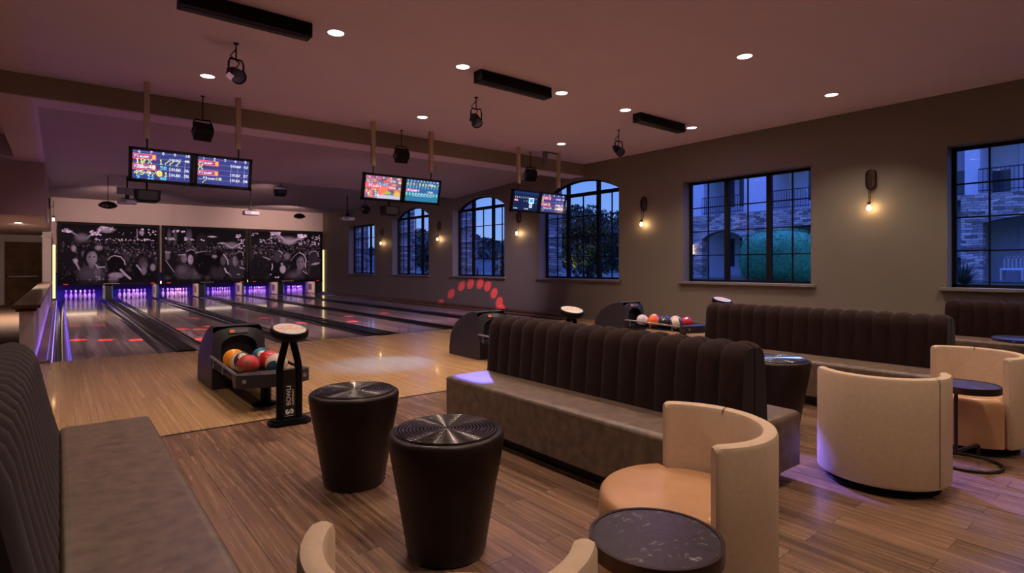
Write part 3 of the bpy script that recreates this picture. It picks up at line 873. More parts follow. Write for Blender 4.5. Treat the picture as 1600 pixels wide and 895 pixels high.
# ================================================================== FURNITURE
def make_sofa(single=False):
    """double sided banquette, its length along local Y, centred"""
    t = thing('channel_banquette', 'x', 'banquette')
    Ls = 2.37; h = Ls / 2
    MB().box(-.47 if not single else -.10, .47, -h + .08, h - .08, 0, .11).build('plinth', M['plinth'], t)
    for s_ in ((-1, 1) if not single else (1,)):
        a, b = (.135, .575) if s_ > 0 else (-.575, -.135)
        m = MB()
        bm = bmesh.new(); bmesh.ops.create_cube(bm, size=1)
        for v in bm.verts:
            v.co = ((a + b) / 2 + v.co.x * (b - a), v.co.y * Ls, .27 + v.co.z * .34)
        ed = [e for e in bm.edges if e.verts[0].co.z > .4 and e.verts[1].co.z > .4]
        bmesh.ops.bevel(bm, geom=ed, offset=.045, segments=5, affect='EDGES', profile=.5)
        ed = [e for e in bm.edges if abs(e.verts[0].co.z - e.verts[1].co.z) > .2]
        bmesh.ops.bevel(bm, geom=ed, offset=.02, segments=3, affect='EDGES', profile=.5)
        m.bm(bm).build('seat', M['leather'], t, smooth=50)
    if not single:
        MB().box(-.134, .134, -h + .012, h - .012, .1, .40).build('core_panel', M['velvet'], t)
    # channelled back: profile from the seat up over to the middle
    prof = [(.150, .36), (.149, .42), (.143, .5), (.136, .58), (.129, .66), (.122, .74), (.117, .79), (.109, .83), (.092, .858), (.066, .874), (.035, .881), (.006, .878)]
    if single:        # higher back that leans away from the seat and drops straight behind
        prof = [(.132, .36), (.128, .42), (.092, .52), (.058, .64), (.038, .74), (.022, .82), (.006, .865), (-.022, .897), (-.06, .912), (-.09, .905), (-.112, .88), (-.122, .82), (-.124, .6), (-.124, .12)]
    nrm = []
    for k in range(len(prof)):
        p0, p1 = prof[max(k - 1, 0)], prof[min(k + 1, len(prof) - 1)]
        dx, dz = p1[0] - p0[0], p1[1] - p0[1]; l = math.hypot(dx, dz)
        nrm.append((dz / l, -dx / l))
    NC, NS = 16, 12
    cw = Ls / NC
    m = MB()
    for s_ in ((-1, 1) if not single else (1,)):
        vs = []; rows = []
        for c in range(NC):
            for j in range(NS + (1 if c == NC - 1 else 0)):
                f = j / NS
                bul = .030 * (1 - abs(2 * f - 1) ** 2.6)
                y = -h + (c + f) * cw
                row = []
                for (px, pz), (nx, nz) in zip(prof, nrm):
                    row.append(len(vs)); k_ = (bul if px > .02 or single else bul * .8) * min(1, .35 + max(0, pz - .40) * 3.2)
                    vs.append((s_ * (px + nx * k_), y, pz + nz * k_))
                rows.append(row)
        # closing column on the middle plane
        fs = []
        for r0, r1 in zip(rows[:-1], rows[1:]):
            for q in range(len(prof) - 1):
                fs.append((r0[q], r1[q], r1[q + 1], r0[q + 1]))
        for row in (rows[0], rows[-1]):
            yb = vs[row[0]][1]
            b0 = len(vs); vs.append((s_ * .004, yb, .36) if not single else (.13, yb, .12))
            fs.append(tuple(row) + (b0,))
        # inner wall
        i0 = len(vs); vs += ([(s_ * .004, -h, .36), (s_ * .004, h, .36), (s_ * .004, h, .87), (s_ * .004, -h, .87)] if not single else [(.13, -h, .12), (.13, h, .12), (.13, h, .36), (.13, -h, .36)])
        fs.append((i0, i0 + 1, i0 + 2, i0 + 3))
        m.add(vs, fs)
    m.build('backrest', M['velvetsheen' if single else 'velvet'], t, smooth=38)
    return t
so = make_sofa()
for i, (x, y, lab) in enumerate(((-.14, 2.90, 'dark banquette with channelled velvet back at the left edge of the lounge'),
                                 (3.08, 2.815, 'dark channel-back banquette in the middle of the lounge, right of two drum tables'),
                                 (6.20, 2.645, 'dark channel-back banquette behind the two right-hand beige barrel chairs'),
                                 (9.36, 1.06, 'dark channel-back banquette below the rightmost window'))):
    o = make_sofa(True) if i == 0 else so if i == 1 else copy_tree(so)
    o.location = (x, y, 0)
    prop(o, lab, 'banquette', 'channel-back banquettes')

def make_chair(a0, a1):
    """barrel chair, opening towards local -X; shell from a0 to a1 degrees"""
    t = thing('barrel_chair', 'x', 'armchair')
    ri, ro = .298, .36
    zb, zt = .055, .70
    # shell
    e = .022
    ring = []
    for (rr, z) in ((ri, zb + .01), (ri, zt - e), (ri + e * .3, zt - e * .3), (ri + e, zt), (ro - e, zt), (ro - e * .3, zt - e * .3), (ro, zt - e), (ro, zb + e), (ro - e * .4, zb + e * .2), (ro - e, zb)):
        ring.append((rr, z))
    n = 56
    vs = []; fs = []; k = len(ring)
    mid = ((ri + ro) / 2, (zb + zt) / 2)
    cols = []
    A0, A1 = R(a0), R(a1)
    ee = .022 / .32
    angs = [(A0 - ee * .0, .80), (A0 + ee * .35, .93)] + [(A0 + ee + (A1 - A0 - 2 * ee) * j / n, 1) for j in range(n + 1)] + [(A1 - ee * .35, .93), (A1, .80)]
    for a, sc in angs:
        col = []
        for (rr, z) in ring:
            r_ = mid[0] + (rr - mid[0]) * sc
            z_ = z if sc == 1 else (z - (1 - sc) * .06 if z > .4 else z + (1 - sc) * .06)
            col.append(len(vs)); vs.append((r_ * math.cos(a), r_ * math.sin(a), z_))
        cols.append(col)
    for c0, c1 in zip(cols[:-1], cols[1:]):
        for q in range(k):
            fs.append((c0[q], c0[(q + 1) % k], c1[(q + 1) % k], c1[q]))
    fs.append(tuple(cols[0])); fs.append(tuple(cols[-1]))
    sh = MB().add(vs, fs).build('shell', M['cream'], t, smooth=35)
    # seams that run down the outside and over the rim
    for sa in (39,):
        a = R(sa); dw = .0028
        m = MB()
        pts = [(rr + (.0015 if rr > .34 else (-.0015 if rr < .31 else 0)), z + (.0015 if z > .69 else 0)) for rr, z in ring[1:8]]
        q = []; f2 = []
        for (rr, z) in pts:
            for s_ in (-1, 1):
                q.append((rr * math.cos(a + s_ * dw / rr), rr * math.sin(a + s_ * dw / rr), z))
        for j in range(len(pts) - 1):
            f2.append((2 * j, 2 * j + 1, 2 * j + 3, 2 * j + 2))
        m.add(q, f2).build('seam', M['seam'], sh, fix=False)
    # seat: full round in front, fitted inside the shell behind
    prof = [(1, .065), (1, .30), (1, .365), (.985, .388), (.95, .402), (.88, .408), (.5, .414), (.02, .416)]
    vs = []; fs = []; n = 96
    def rad(a):
        d = (math.degrees(a) - a0) % 360
        return .292 if -0.1 <= d - 357 or d <= (a1 - a0) + 3 else .352
    for (s_, z) in prof:
        for j in range(n):
            a = 2 * PI * j / n; r_ = rad(a)
            rr = (r_ - (1 - s_) * .352) if s_ > .8 else r_ * s_
            vs.append((rr * math.cos(a), rr * math.sin(a), z))
    for q in range(len(prof) - 1):
        for j in range(n):
            j2 = (j + 1) % n
            fs.append((q * n + j, q * n + j2, (q + 1) * n + j2, (q + 1) * n + j))
    fs.append(tuple(range(n))); fs.append(tuple((len(prof) - 1) * n + j for j in range(n)))
    MB().add(vs, fs).build('seat', M['tanl'], t, smooth=40)
    MB().lathe([(.30, 0), (.31, .006), (.31, .02), (.29, .028), (.10, .03), (.10, .07)], n=48).build('swivel_base', M['blackm'], t, smooth=40)
    return t
FWD = math.degrees(math.atan2(math.cos(R(38.79)), math.sin(R(38.79))))     # heading of the view in the ground plane
ch = make_chair(-89, 89)
for i, (x, y, face, lab) in enumerate(((2.04, 1.388, FWD + 90, 'tan barrel chair with round leather seat behind the marble side table'),
                                       (4.046, 1.315, FWD - 20, 'beige barrel chair turned away, right of the middle banquette'),
                                       (5.37, 1.175, FWD + 92, 'beige barrel chair beside the small metal table, near the far right banquette'),
                                       (.76, 1.185, FWD - 8, 'beige barrel chair in front of the drum tables, cut by the bottom edge'))):
    o = ch if i == 0 else copy_tree(ch)
    o.location = (x, y, 0); o.rotation_euler = (0, 0, R(face - 180))
    prop(o, lab, 'armchair', 'barrel chairs')

def make_drum():
    t = thing('drum_table', 'x', 'side table')
    prof = [(.165, 0), (.178, .004), (.186, .02), (.196, .08), (.212, .17), (.232, .28), (.252, .38), (.265, .45), (.271, .49), (.272, .51), (.268, .524), (.258, .531), (.25, .532)]
    prof = [(r_, z_ * 1.075) for r_, z_ in prof]
    MB().lathe(prof, n=72).build('drum_body', M['bronze'], t, smooth=40)
    tp = [(.25, .528), (.25, .534)]
    n = 14
    for k in range(n):
        r0 = .244 - k * .0168
        for (f, z) in ((0, .529), (.12, .5365), (.3, .5405), (.5, .5415), (.7, .5405), (.88, .5365), (1, .529)):
            tp.append((r0 - f * .0162, z))
    tp.append((.003, .533))
    tp = [(r_, z_ * 1.075) for r_, z_ in tp]
    MB().lathe(tp, n=72).build('ringed_top', M['bronzetop'], t, smooth=45)
    return t
dt = make_drum()
for i, (x, y, lab) in enumerate(((1.434, 3.351, 'dark bronze drum table nearer the ball rack'), (1.43, 2.275, 'dark bronze drum table nearest the front barrel chair'),
                                 (4.675, 2.30, 'dark bronze drum table between the middle and right banquettes'))):
    o = dt if i == 0 else copy_tree(dt)
    o.location = (x, y, 0)
    prop(o, lab, 'side table', 'drum tables')

def make_ctable(r=.196):
    t = thing('marble_side_table', 'x', 'side table')
    MB().lathe([(r - .012, .515), (r - .012, .541), (.003, .541)], n=64).build('marble_top', M['marble'], t, smooth=40)
    MB().lathe([(r, .50), (r, .5435), (r - .011, .5435), (r - .011, .51), (.003, .51)], n=64, cap0=True, cap1=False).build('metal_rim', M['tablemetal'], t, smooth=40)
    MB().tube([(-.12, 0, .095), (-.12, 0, .51)], .011, 12).build('stem', M['tablemetal'], t, smooth=50)
    MB().tube([(-.12, 0, .1), (.17, 0, .1), (.195, 0, .09), (.2, 0, .06), (.2, 0, .012)], .011, 10).build('foot_bar', M['tablemetal'], t, smooth=50)
    MB().tube([(.2 * math.cos(2 * PI * k / 40), .2 * math.sin(2 * PI * k / 40), .011) for k in range(40)], .011, 10, closed=True).build('foot_ring', M['tablemetal'], t, smooth=50)
    return t
ct = make_ctable()
ct.location = (1.383, 1.039, 0); ct.rotation_euler = (0, 0, R(30))
prop(ct, 'round black marble side table in front of the tan barrel chair', 'side table', 'marble side tables')
o = copy_tree(ct); o.location = (4.82, 1.06, 0); o.rotation_euler = (0, 0, R(-10))
prop(o, 'small round marble side table between the two beige barrel chairs', 'side table', 'marble side tables')
pt = thing('pedestal_table', 'round dark pedestal table in front of the banquette under the rightmost window', 'side table', (8.40, 1.30, 0))
MB().lathe([(.29, .505), (.3, .51), (.3, .538), (.29, .543), (.003, .543)], n=56).build('table_top', M['marble'], pt, smooth=40)
MB().tube([(0, 0, .02), (0, 0, .51)], .018, 12).build('stem', M['tablemetal'], pt, smooth=50)
MB().lathe([(.18, 0), (.18, .012), (.03, .025)], n=40).build('foot', M['tablemetal'], pt, smooth=40)

# ================================================================== BALL RETURNS
def make_return():
    t = thing('ball_return', 'x', 'ball return')
    W = .285                                     # half width of the hood
    # hood side profile (y local: front at 0, back at .78), z
    prof = [(0, 0), (0, .05), (.02, .35), (.05, .60), (.065, .645), (.10, .675), (.16, .69), (.24, .685), (.36, .655), (.5, .595), (.62, .52), (.71, .43), (.765, .32), (.79, .15), (.79, 0)]
    # side walls + roof + back as a shell with an arched mouth in front
    hm = MB()
    n = len(prof)
    taper = lambda z: 1 - .12 * max(0, (z - .3) / .4)
    def ringat(q, w):
        return (w * taper(q[1]), q[0], q[1])
    vs = []
    e = .03
    for q in prof:
        z = q[1]; wv = W * taper(z)
        # cross strip with rounded shoulders
        vs += [(-wv, q[0] , max(z - e, 0)), (-wv + e * .3, q[0], max(z - e * .3, 0)), (-wv + e, q[0], z), (wv - e, q[0], z), (wv - e * .3, q[0], max(z - e * .3, 0)), (wv, q[0], max(z - e, 0))]
    fs = []
    k = 6
    for i in range(5, n - 1):
        for j in range(k - 1):
            fs.append((i * k + j, i * k + j + 1, (i + 1) * k + j + 1, (i + 1) * k + j))
    # sides
    for s_ in (0, 5):
        fs.append(tuple(i * k + s_ for i in range(n)))
    hm.add(vs, fs)
    hm.build('hood', M['charcoal'], t, smooth=35)
    # front fascia with arched opening
    yf = .02
    m = MB()
    ow, oz0, oz1 = .185, .27, .575
    arch = [(-ow, oz0)] + [(-ow * math.cos(PI * q / 16) * (1 if True else 1), oz1 - .13 + .13 * math.sin(PI * q / 16)) for q in range(17)] + [(ow, oz0)]
    outer = []
    for (ax, az) in arch:
        outer.append((ax, az))
    def fy(z): return np.interp(z, [0, .05, .35, .6, .645, .675], [0, 0, .02, .05, .065, .1])
    def ob(ax, az, i):
        if i == 0: return (-W + .004, oz0)
        if i == len(arch) - 1: return (W - .004, oz0)
        f = (i - 1) / 16
        w1 = (W - .035)
        if f < .25: return (-(W * .965) + .0, oz0 + (.60 - oz0) * f / .25)
        if f > .75: return ((W * .965), oz0 + (.60 - oz0) * (1 - f) / .25)
        g = (f - .25) / .5
        return (-(W * .9) + 2 * W * .9 * g, .60 + .06 * math.sin(PI * g) ** .5)
    vs = []; fs = []
    for i, (ax, az) in enumerate(arch):
        bx, bz = ob(ax, az, i)
        vs += [(ax, fy(az) - .012, az), (bx, fy(bz) - .004, bz), (ax, fy(az) + .10, az), (bx, fy(bz) + .03, bz)]
    for i in range(len(arch) - 1):
        a, b = 4 * i, 4 * (i + 1)
        fs += [(a, a + 1, b + 1, b), (a, b, b + 2, a + 2), (a + 1, b + 1, b + 3, a + 3)]
    m.add(vs, fs)
    m.box(-W + .004, W - .004, -.012, .02, 0.004, oz0)
    m.build('fascia', M['charcoal'], t, smooth=30)
    MB().box(-ow - .02, ow + .02, .13, .15, .2, .6).box(-ow - .02, ow + .02, .0, .14, .24, .262).build('mouth_lining', M['deckdark'], t)
    # badge
    bd = MB().box(-.10, .10, -.004, .0, -.022, .022).build('badge', M['greyp'], t)
    bd.location = (0, .041, .622); bd.rotation_euler = (R(-16), 0, 0)
    b2 = MB().box(-.094, -.045, -.006, -.004, -.016, .016).build('badge_mark', M['orange'], bd)
    # rack: two rails, slatted bed, end tray with cup holders
    zr = .30
    L_ = 1.38
    for s_ in (-1, 1):
        rl = MB()
        rl.tube([(s_ * .285, .02, zr + .065), (s_ * .29, -.6, zr + .05), (s_ * .295, -L_ + .18, zr + .035)], .014, 10)
        rl.build('side_rail', M['capsilver'] if s_ < 0 else M['blackm'], t, smooth=50)
        for yy in (-.1, -.55, -1.0):
            MB().tube([(s_ * .287, yy, zr + .05), (s_ * .287, yy, zr - .05)], .008, 8).build('bracket', M['capsilver'], t)
    MB().box(-.27, .27, -L_ + .12, .06, zr - .06, zr - .045).box(-.012, .012, -L_ + .12, .02, zr - .045, zr - .01).build('ball_bed', M['black'], t)
    # end tray: front curved outward
    poly = [(-.33, -L_ + .2)] + [(-.33 + .66 * q / 14, -L_ + .10 - .13 * math.sin(PI * q / 14)) for q in range(15)] + [(.33, -L_ + .2)]
    et = MB().prism(poly, zr - .065, zr + .055, 'z')
    et.build('end_tray', M['charcoal'], t, smooth=25)
    for (cx, cy) in ((-.17, -L_ + .11), (.17, -L_ + .11)):
        MB().lathe([(.055, 0), (.06, .003), (.05, .003), (.048, -.001)], (cx, cy, zr + .055), n=28, cap0=False, cap1=True).build('cup_holder', M['deckdark'], t, smooth=30)
    for s_ in (-1, 1):
        MB().lathe([(.018, 0), (.018, .008), (.008, .012)], (s_ * .27, -L_ + .052, zr), n=16, M=Matrix.Rotation(R(90), 3, 'X')).build('bolt_cap', M['capsilver'], t)
    MB().tube([(0, -1.02, .012), (0, -1.02, zr - .06)], .05, 20).build('post', M['blackm'], t, smooth=50)
    MB().lathe([(.125, 0), (.125, .008), (.11, .016), (.05, .018)], (0, -1.02, 0), n=36).build('foot_plate', M['blackm'], t, smooth=40)
    return t
RX = [1.572, 4.983, 8.394]
RY = [6.82, 6.60, 6.75]
br0 = make_return()
for i in range(3):
    o = br0 if i == 0 else copy_tree(br0)
    o.location = (RX[i], RY[i], 0)
    prop(o, ['charcoal ball return and rack nearest the left, between the first two lanes', 'charcoal ball return half hidden by the middle banquette', 'charcoal ball return farthest right, full of balls by the window wall'][i], 'ball return', 'ball returns')

# balls
def make_ball(loc, mtl, label, tilt=(0, 0, 0), num=None, numdir=(0, -1, .5), disc=M['kick']):
    bm = bmesh.new(); bmesh.ops.create_uvsphere(bm, u_segments=40, v_segments=24, radius=.108)
    o = MB().bm(bm).build('bowling_ball', mtl, smooth=180)
    o.location = loc; o.rotation_euler = tilt
    prop(o, label, 'bowling ball', 'bowling balls')
    if num is not None:
        # a number patch: a cap of the sphere, in the ball's own axes
        Rb = o.rotation_euler.to_matrix()
        d = (Rb.inverted() @ Vector(numdir)).normalized()
        up = (Rb.inverted() @ Vector((0, 0, 1)))
        z = d; y = (up - d * up.dot(d)).normalized(); x = y.cross(z)
        B = Matrix((x, y, z)).transposed()
        def cap(rad, rr, n=28):
            prof = [(rr * math.sin(a), rr * math.cos(a)) for a in [rad * q / 6 for q in range(6, -1, -1)]]
            prof[-1] = (.0005, rr)
            return MB().lathe(prof, n=n, M=B, cap0=False, cap1=True)
        pd = cap(.40, .1086).build('number_patch', disc, o, smooth=180)
        r_ = .1089
        m = cap(.33, r_); 
        ring = []; q0 = []; f0 = []
        for a in range(32):
            for th in (.30, .345):
                q0.append((B @ Vector((r_ * math.sin(th) * math.cos(2 * PI * a / 32), r_ * math.sin(th) * math.sin(2 * PI * a / 32), r_ * math.cos(th))))[:])
        for a in range(32):
            b = (a + 1) % 32
            f0.append((2 * a, 2 * a + 1, 2 * b + 1, 2 * b))
        MB().add(q0, f0).build('number_ring', M['black'], pd)
        tx = text_mesh('numeral', num, .052, M['black'], pd, bold=.0012)
        xs = [v.co.x for v in tx.data.vertices]; ys = [v.co.y for v in tx.data.vertices]
        mx, my = (min(xs) + max(xs)) / 2, (min(ys) + max(ys)) / 2
        for v in tx.data.vertices:
            px, py = v.co.x - mx, v.co.y - my
            v.co = B @ Vector((px, py, math.sqrt(max(.1094 ** 2 - px * px - py * py, 0)) + v.co.z * .3))
    return o
zb_ = .365
make_ball((1.44, 6.49, zb_), ball_mat('orange_ball', (.75, .22, .01), (.85, .34, .03)), 'orange bowling ball nearest the hood of the left ball return', (R(10), R(20), 0))
make_ball((1.45, 6.22, zb_), ball_mat('stripe_ball', (.05, .02, .03), (.09, .04, .05), .045, (.62, .48, .30), 2), 'dark ball with cream stripe and number 6, second from the left hood', (R(70), R(35), 0), '6', (-.05, -.75, .75))
make_ball((1.455, 5.98, zb_), ball_mat('red_green_ball', (.55, .02, .03), (.05, .09, .05), None, seed=4, scale=5), 'red and green marbled bowling ball at the front left of the nearest rack', (.4, .7, 0))
make_ball((1.70, 6.42, zb_), ball_mat('blue_ball', (.01, .05, .10), (.03, .16, .25), None, seed=6), 'blue and green bowling ball with a number 9 on the nearest rack', (.2, 0, .3), '9', (-.25, -.8, .42))
make_ball((1.705, 6.16, zb_), ball_mat('red_ball', (.40, .01, .012), (.55, .03, .03), None, seed=8), 'plain red bowling ball on the right of the nearest rack', (0, .3, 0))
make_ball((1.705, 5.91, zb_), ball_mat('zero_ball', (.02, .05, .08), (.03, .08, .12), .075, (.6, .47, .36), 9), 'cream and blue bowling ball with a number 0, behind the console stand', (0, R(70), R(60)), '0', (.12, -.9, .35))
make_ball((4.86, 6.30, zb_), ball_mat('blue_cream_ball', (.02, .09, .16), (.05, .16, .24), .05, (.6, .48, .36), 3), 'blue and cream bowling ball peeking out beside the middle banquette', (0, R(60), 0))
far = [((8.27, 6.50), ((.5, .45, .46), (.62, .55, .55), None), 'pale grey bowling ball, leftmost on the far rack'),
       ((8.27, 6.26), ((.65, .1, .02), (.75, .16, .03), None), 'orange-red bowling ball, second from left on the far rack'),
       ((8.52, 6.43), ((.45, .02, .03), (.55, .04, .04), .045), 'red and cream striped bowling ball on the far rack'),
       ((8.27, 6.02), ((.015, .015, .018), (.03, .03, .035), None), 'black bowling ball in front on the far rack'),
       ((8.52, 6.20), ((.02, .03, .08), (.04, .06, .14), None), 'dark blue bowling ball behind the black one on the far rack'),
       ((8.27, 5.78), ((.02, .03, .07), (.05, .07, .12), .06), 'navy bowling ball with cream stripe at the near end of the far rack'),
       ((8.52, 5.97), ((.5, .4, .35), (.6, .5, .42), None), 'cream bowling ball between the black and striped ones on the far rack'),
       ((8.52, 5.745), ((.35, .01, .02), (.5, .03, .05), None), 'crimson bowling ball, rightmost on the far rack')]
for k, ((x, y), (c1, c2, bd), lab) in enumerate(far):
    make_ball((x, y, zb_), ball_mat('ball_finish_%d' % k, c1, c2, bd, (.62, .5, .4), k), lab, (k, k * .7, .5))

# console stands
def console_picture():
    p = Pic(96, 96, (.5, .52, .48))
    rnd = random.Random(5)
    for k in range(60):
        p.ell(rnd.random(), .2 + .6 * rnd.random(), .03, .02, rnd.choice(((.7, .1, .05), (.75, .25, .05), (.2, .4, .12), (.75, .7, .6), (.6, .08, .06), (.25, .4, .3))), .5)
    for k in range(14):
        p.ell(.14 + .055 * k, .5 + .05 * math.sin(k * 1.7), .03, .045, (.78, .14, .05), .5)
    p.ell(.52, .26, .1, .07, (.75, .12, .05), .4); p.line(.42, .2, .6, .34, .02, (.8, .5, .3))
    p.ell(.12, .62, .05, .05, (.9, .55, .05), .5); p.ell(.88, .42, .05, .05, (.1, .45, .12), .5)
    return p
def make_console():
    t = thing('console_stand', 'x', 'console')
    b = .0
    poly = [(-.17, -.05), (-.12, -.10), (.12, -.10), (.17, -.05), (.17, .05), (.12, .10), (-.12, .10), (-.17, .05)]
    bp = MB().prism(poly, 0, .03, 'z'); bp.prism([(x * .85, y * .8) for x, y in poly], .03, .045, 'z')
    bp.build('base_plate', M['blackm'], t)
    for s_ in (-1, 1):
        MB().tube([(s_ * .078, 0, .04), (s_ * .078, 0, .46), (s_ * .072, 0, .52), (s_ * .03, 0, .70), (s_ * .022, 0, .76)], .03, 16).build('post', M['blackm'], t, smooth=50)
    pn = MB().box(-.055, .055, -.012, .012, .05, .46).build('sign_panel', M['blackgl'], t)
    hd = MB().lathe([(.10, -.045), (.138, -.035), (.157, -.012), (.157, .022), (.148, .036), (.140, .038), (.003, .038)], n=56).build('head', M['black'], t, smooth=40)
    hd.location = (0, 0, .775); hd.rotation_euler = (R(14), R(4), 0)
    # round face
    pc = console_picture()
    n = 48; rings = 18
    vs = [(0, 0, .0395)]; col = []
    def samp(x, y):
        i = int(np.clip((.5 - y / .29) * 95, 0, 95)); j = int(np.clip((x / .29 + .5) * 95, 0, 95))
        return pc.a[i, j]
    col.append(samp(0, 0))
    for r_ in range(1, rings + 1):
        for a in range(n):
            x = .134 * r_ / rings * math.cos(2 * PI * a / n); y = .134 * r_ / rings * math.sin(2 * PI * a / n)
            vs.append((x, y, .0395)); col.append(samp(x, y))
    fs = [(0, 1 + a, 1 + (a + 1) % n) for a in range(n)]
    for r_ in range(rings - 1):
        for a in range(n):
            a2 = (a + 1) % n
            fs.append((1 + r_ * n + a, 1 + (r_ + 1) * n + a, 1 + (r_ + 1) * n + a2, 1 + r_ * n + a2))
    fc = MB().add(vs, fs).build('face', M['face'], hd, fix=False)
    at = fc.data.color_attributes.new('picture', 'FLOAT_COLOR', 'POINT')
    arr = np.ones((len(vs), 4), np.float32); arr[:, :3] = np.array(col)
    at.data.foreach_set('color', arr.ravel())
    # lettering that climbs the panel
    for (txt, size, x, z, bold, sx) in (('S', .085, .028, .085, .004, 1.0), ('BOWLI', .052, .009, .155, .0, 1.04), ('CORPORATI', .021, .034, .155, .0006, 1.15)):
        tx = text_mesh('lettering', txt, size, M['white'] if txt != 'CORPORATI' else M['kick'], pn, bold, sx)
        tx.rotation_euler = Matrix(((0, -1, 0), (0, 0, -1), (1, 0, 0))).to_euler()
        tx.location = (x, -.0135, z)
    # star and slash of the emblem
    st = []
    for q in range(10):
        a = PI / 2 + PI * q / 5; rr = .012 if q % 2 == 0 else .005
        st.append((-.002 + rr * math.cos(a), .117 + rr * math.sin(a)))
    MB().prism(st, -.0150, -.0138, 'y').build('emblem_star', M['black'], pn)
    MB().prism([(-.036, .088), (-.028, .088), (-.006, .062 + .02), (-.012, .079)], -.0142, -.0125, 'y').prism([(-.036, .066), (.03, .066), (.03, .069), (-.036, .069)], -.0142, -.0125, 'y').build('emblem_mark', M['white'], pn)
    return t
co = make_console()
for i, (x, y, lab) in enumerate(((1.537, 4.963, 'black console stand with a colourful round top in front of the nearest ball rack'), (4.95, 4.98, 'console with tilted round top showing above the middle banquette'),
                                 (8.40, 5.0, 'console head just showing above the left end of the far right banquette'))):
    o = co if i == 0 else copy_tree(co)
    o.location = (x, y, 0); o.rotation_euler = (0, 0, R([-4, -28, -30][i]))
    prop(o, lab, 'console', 'console stands')
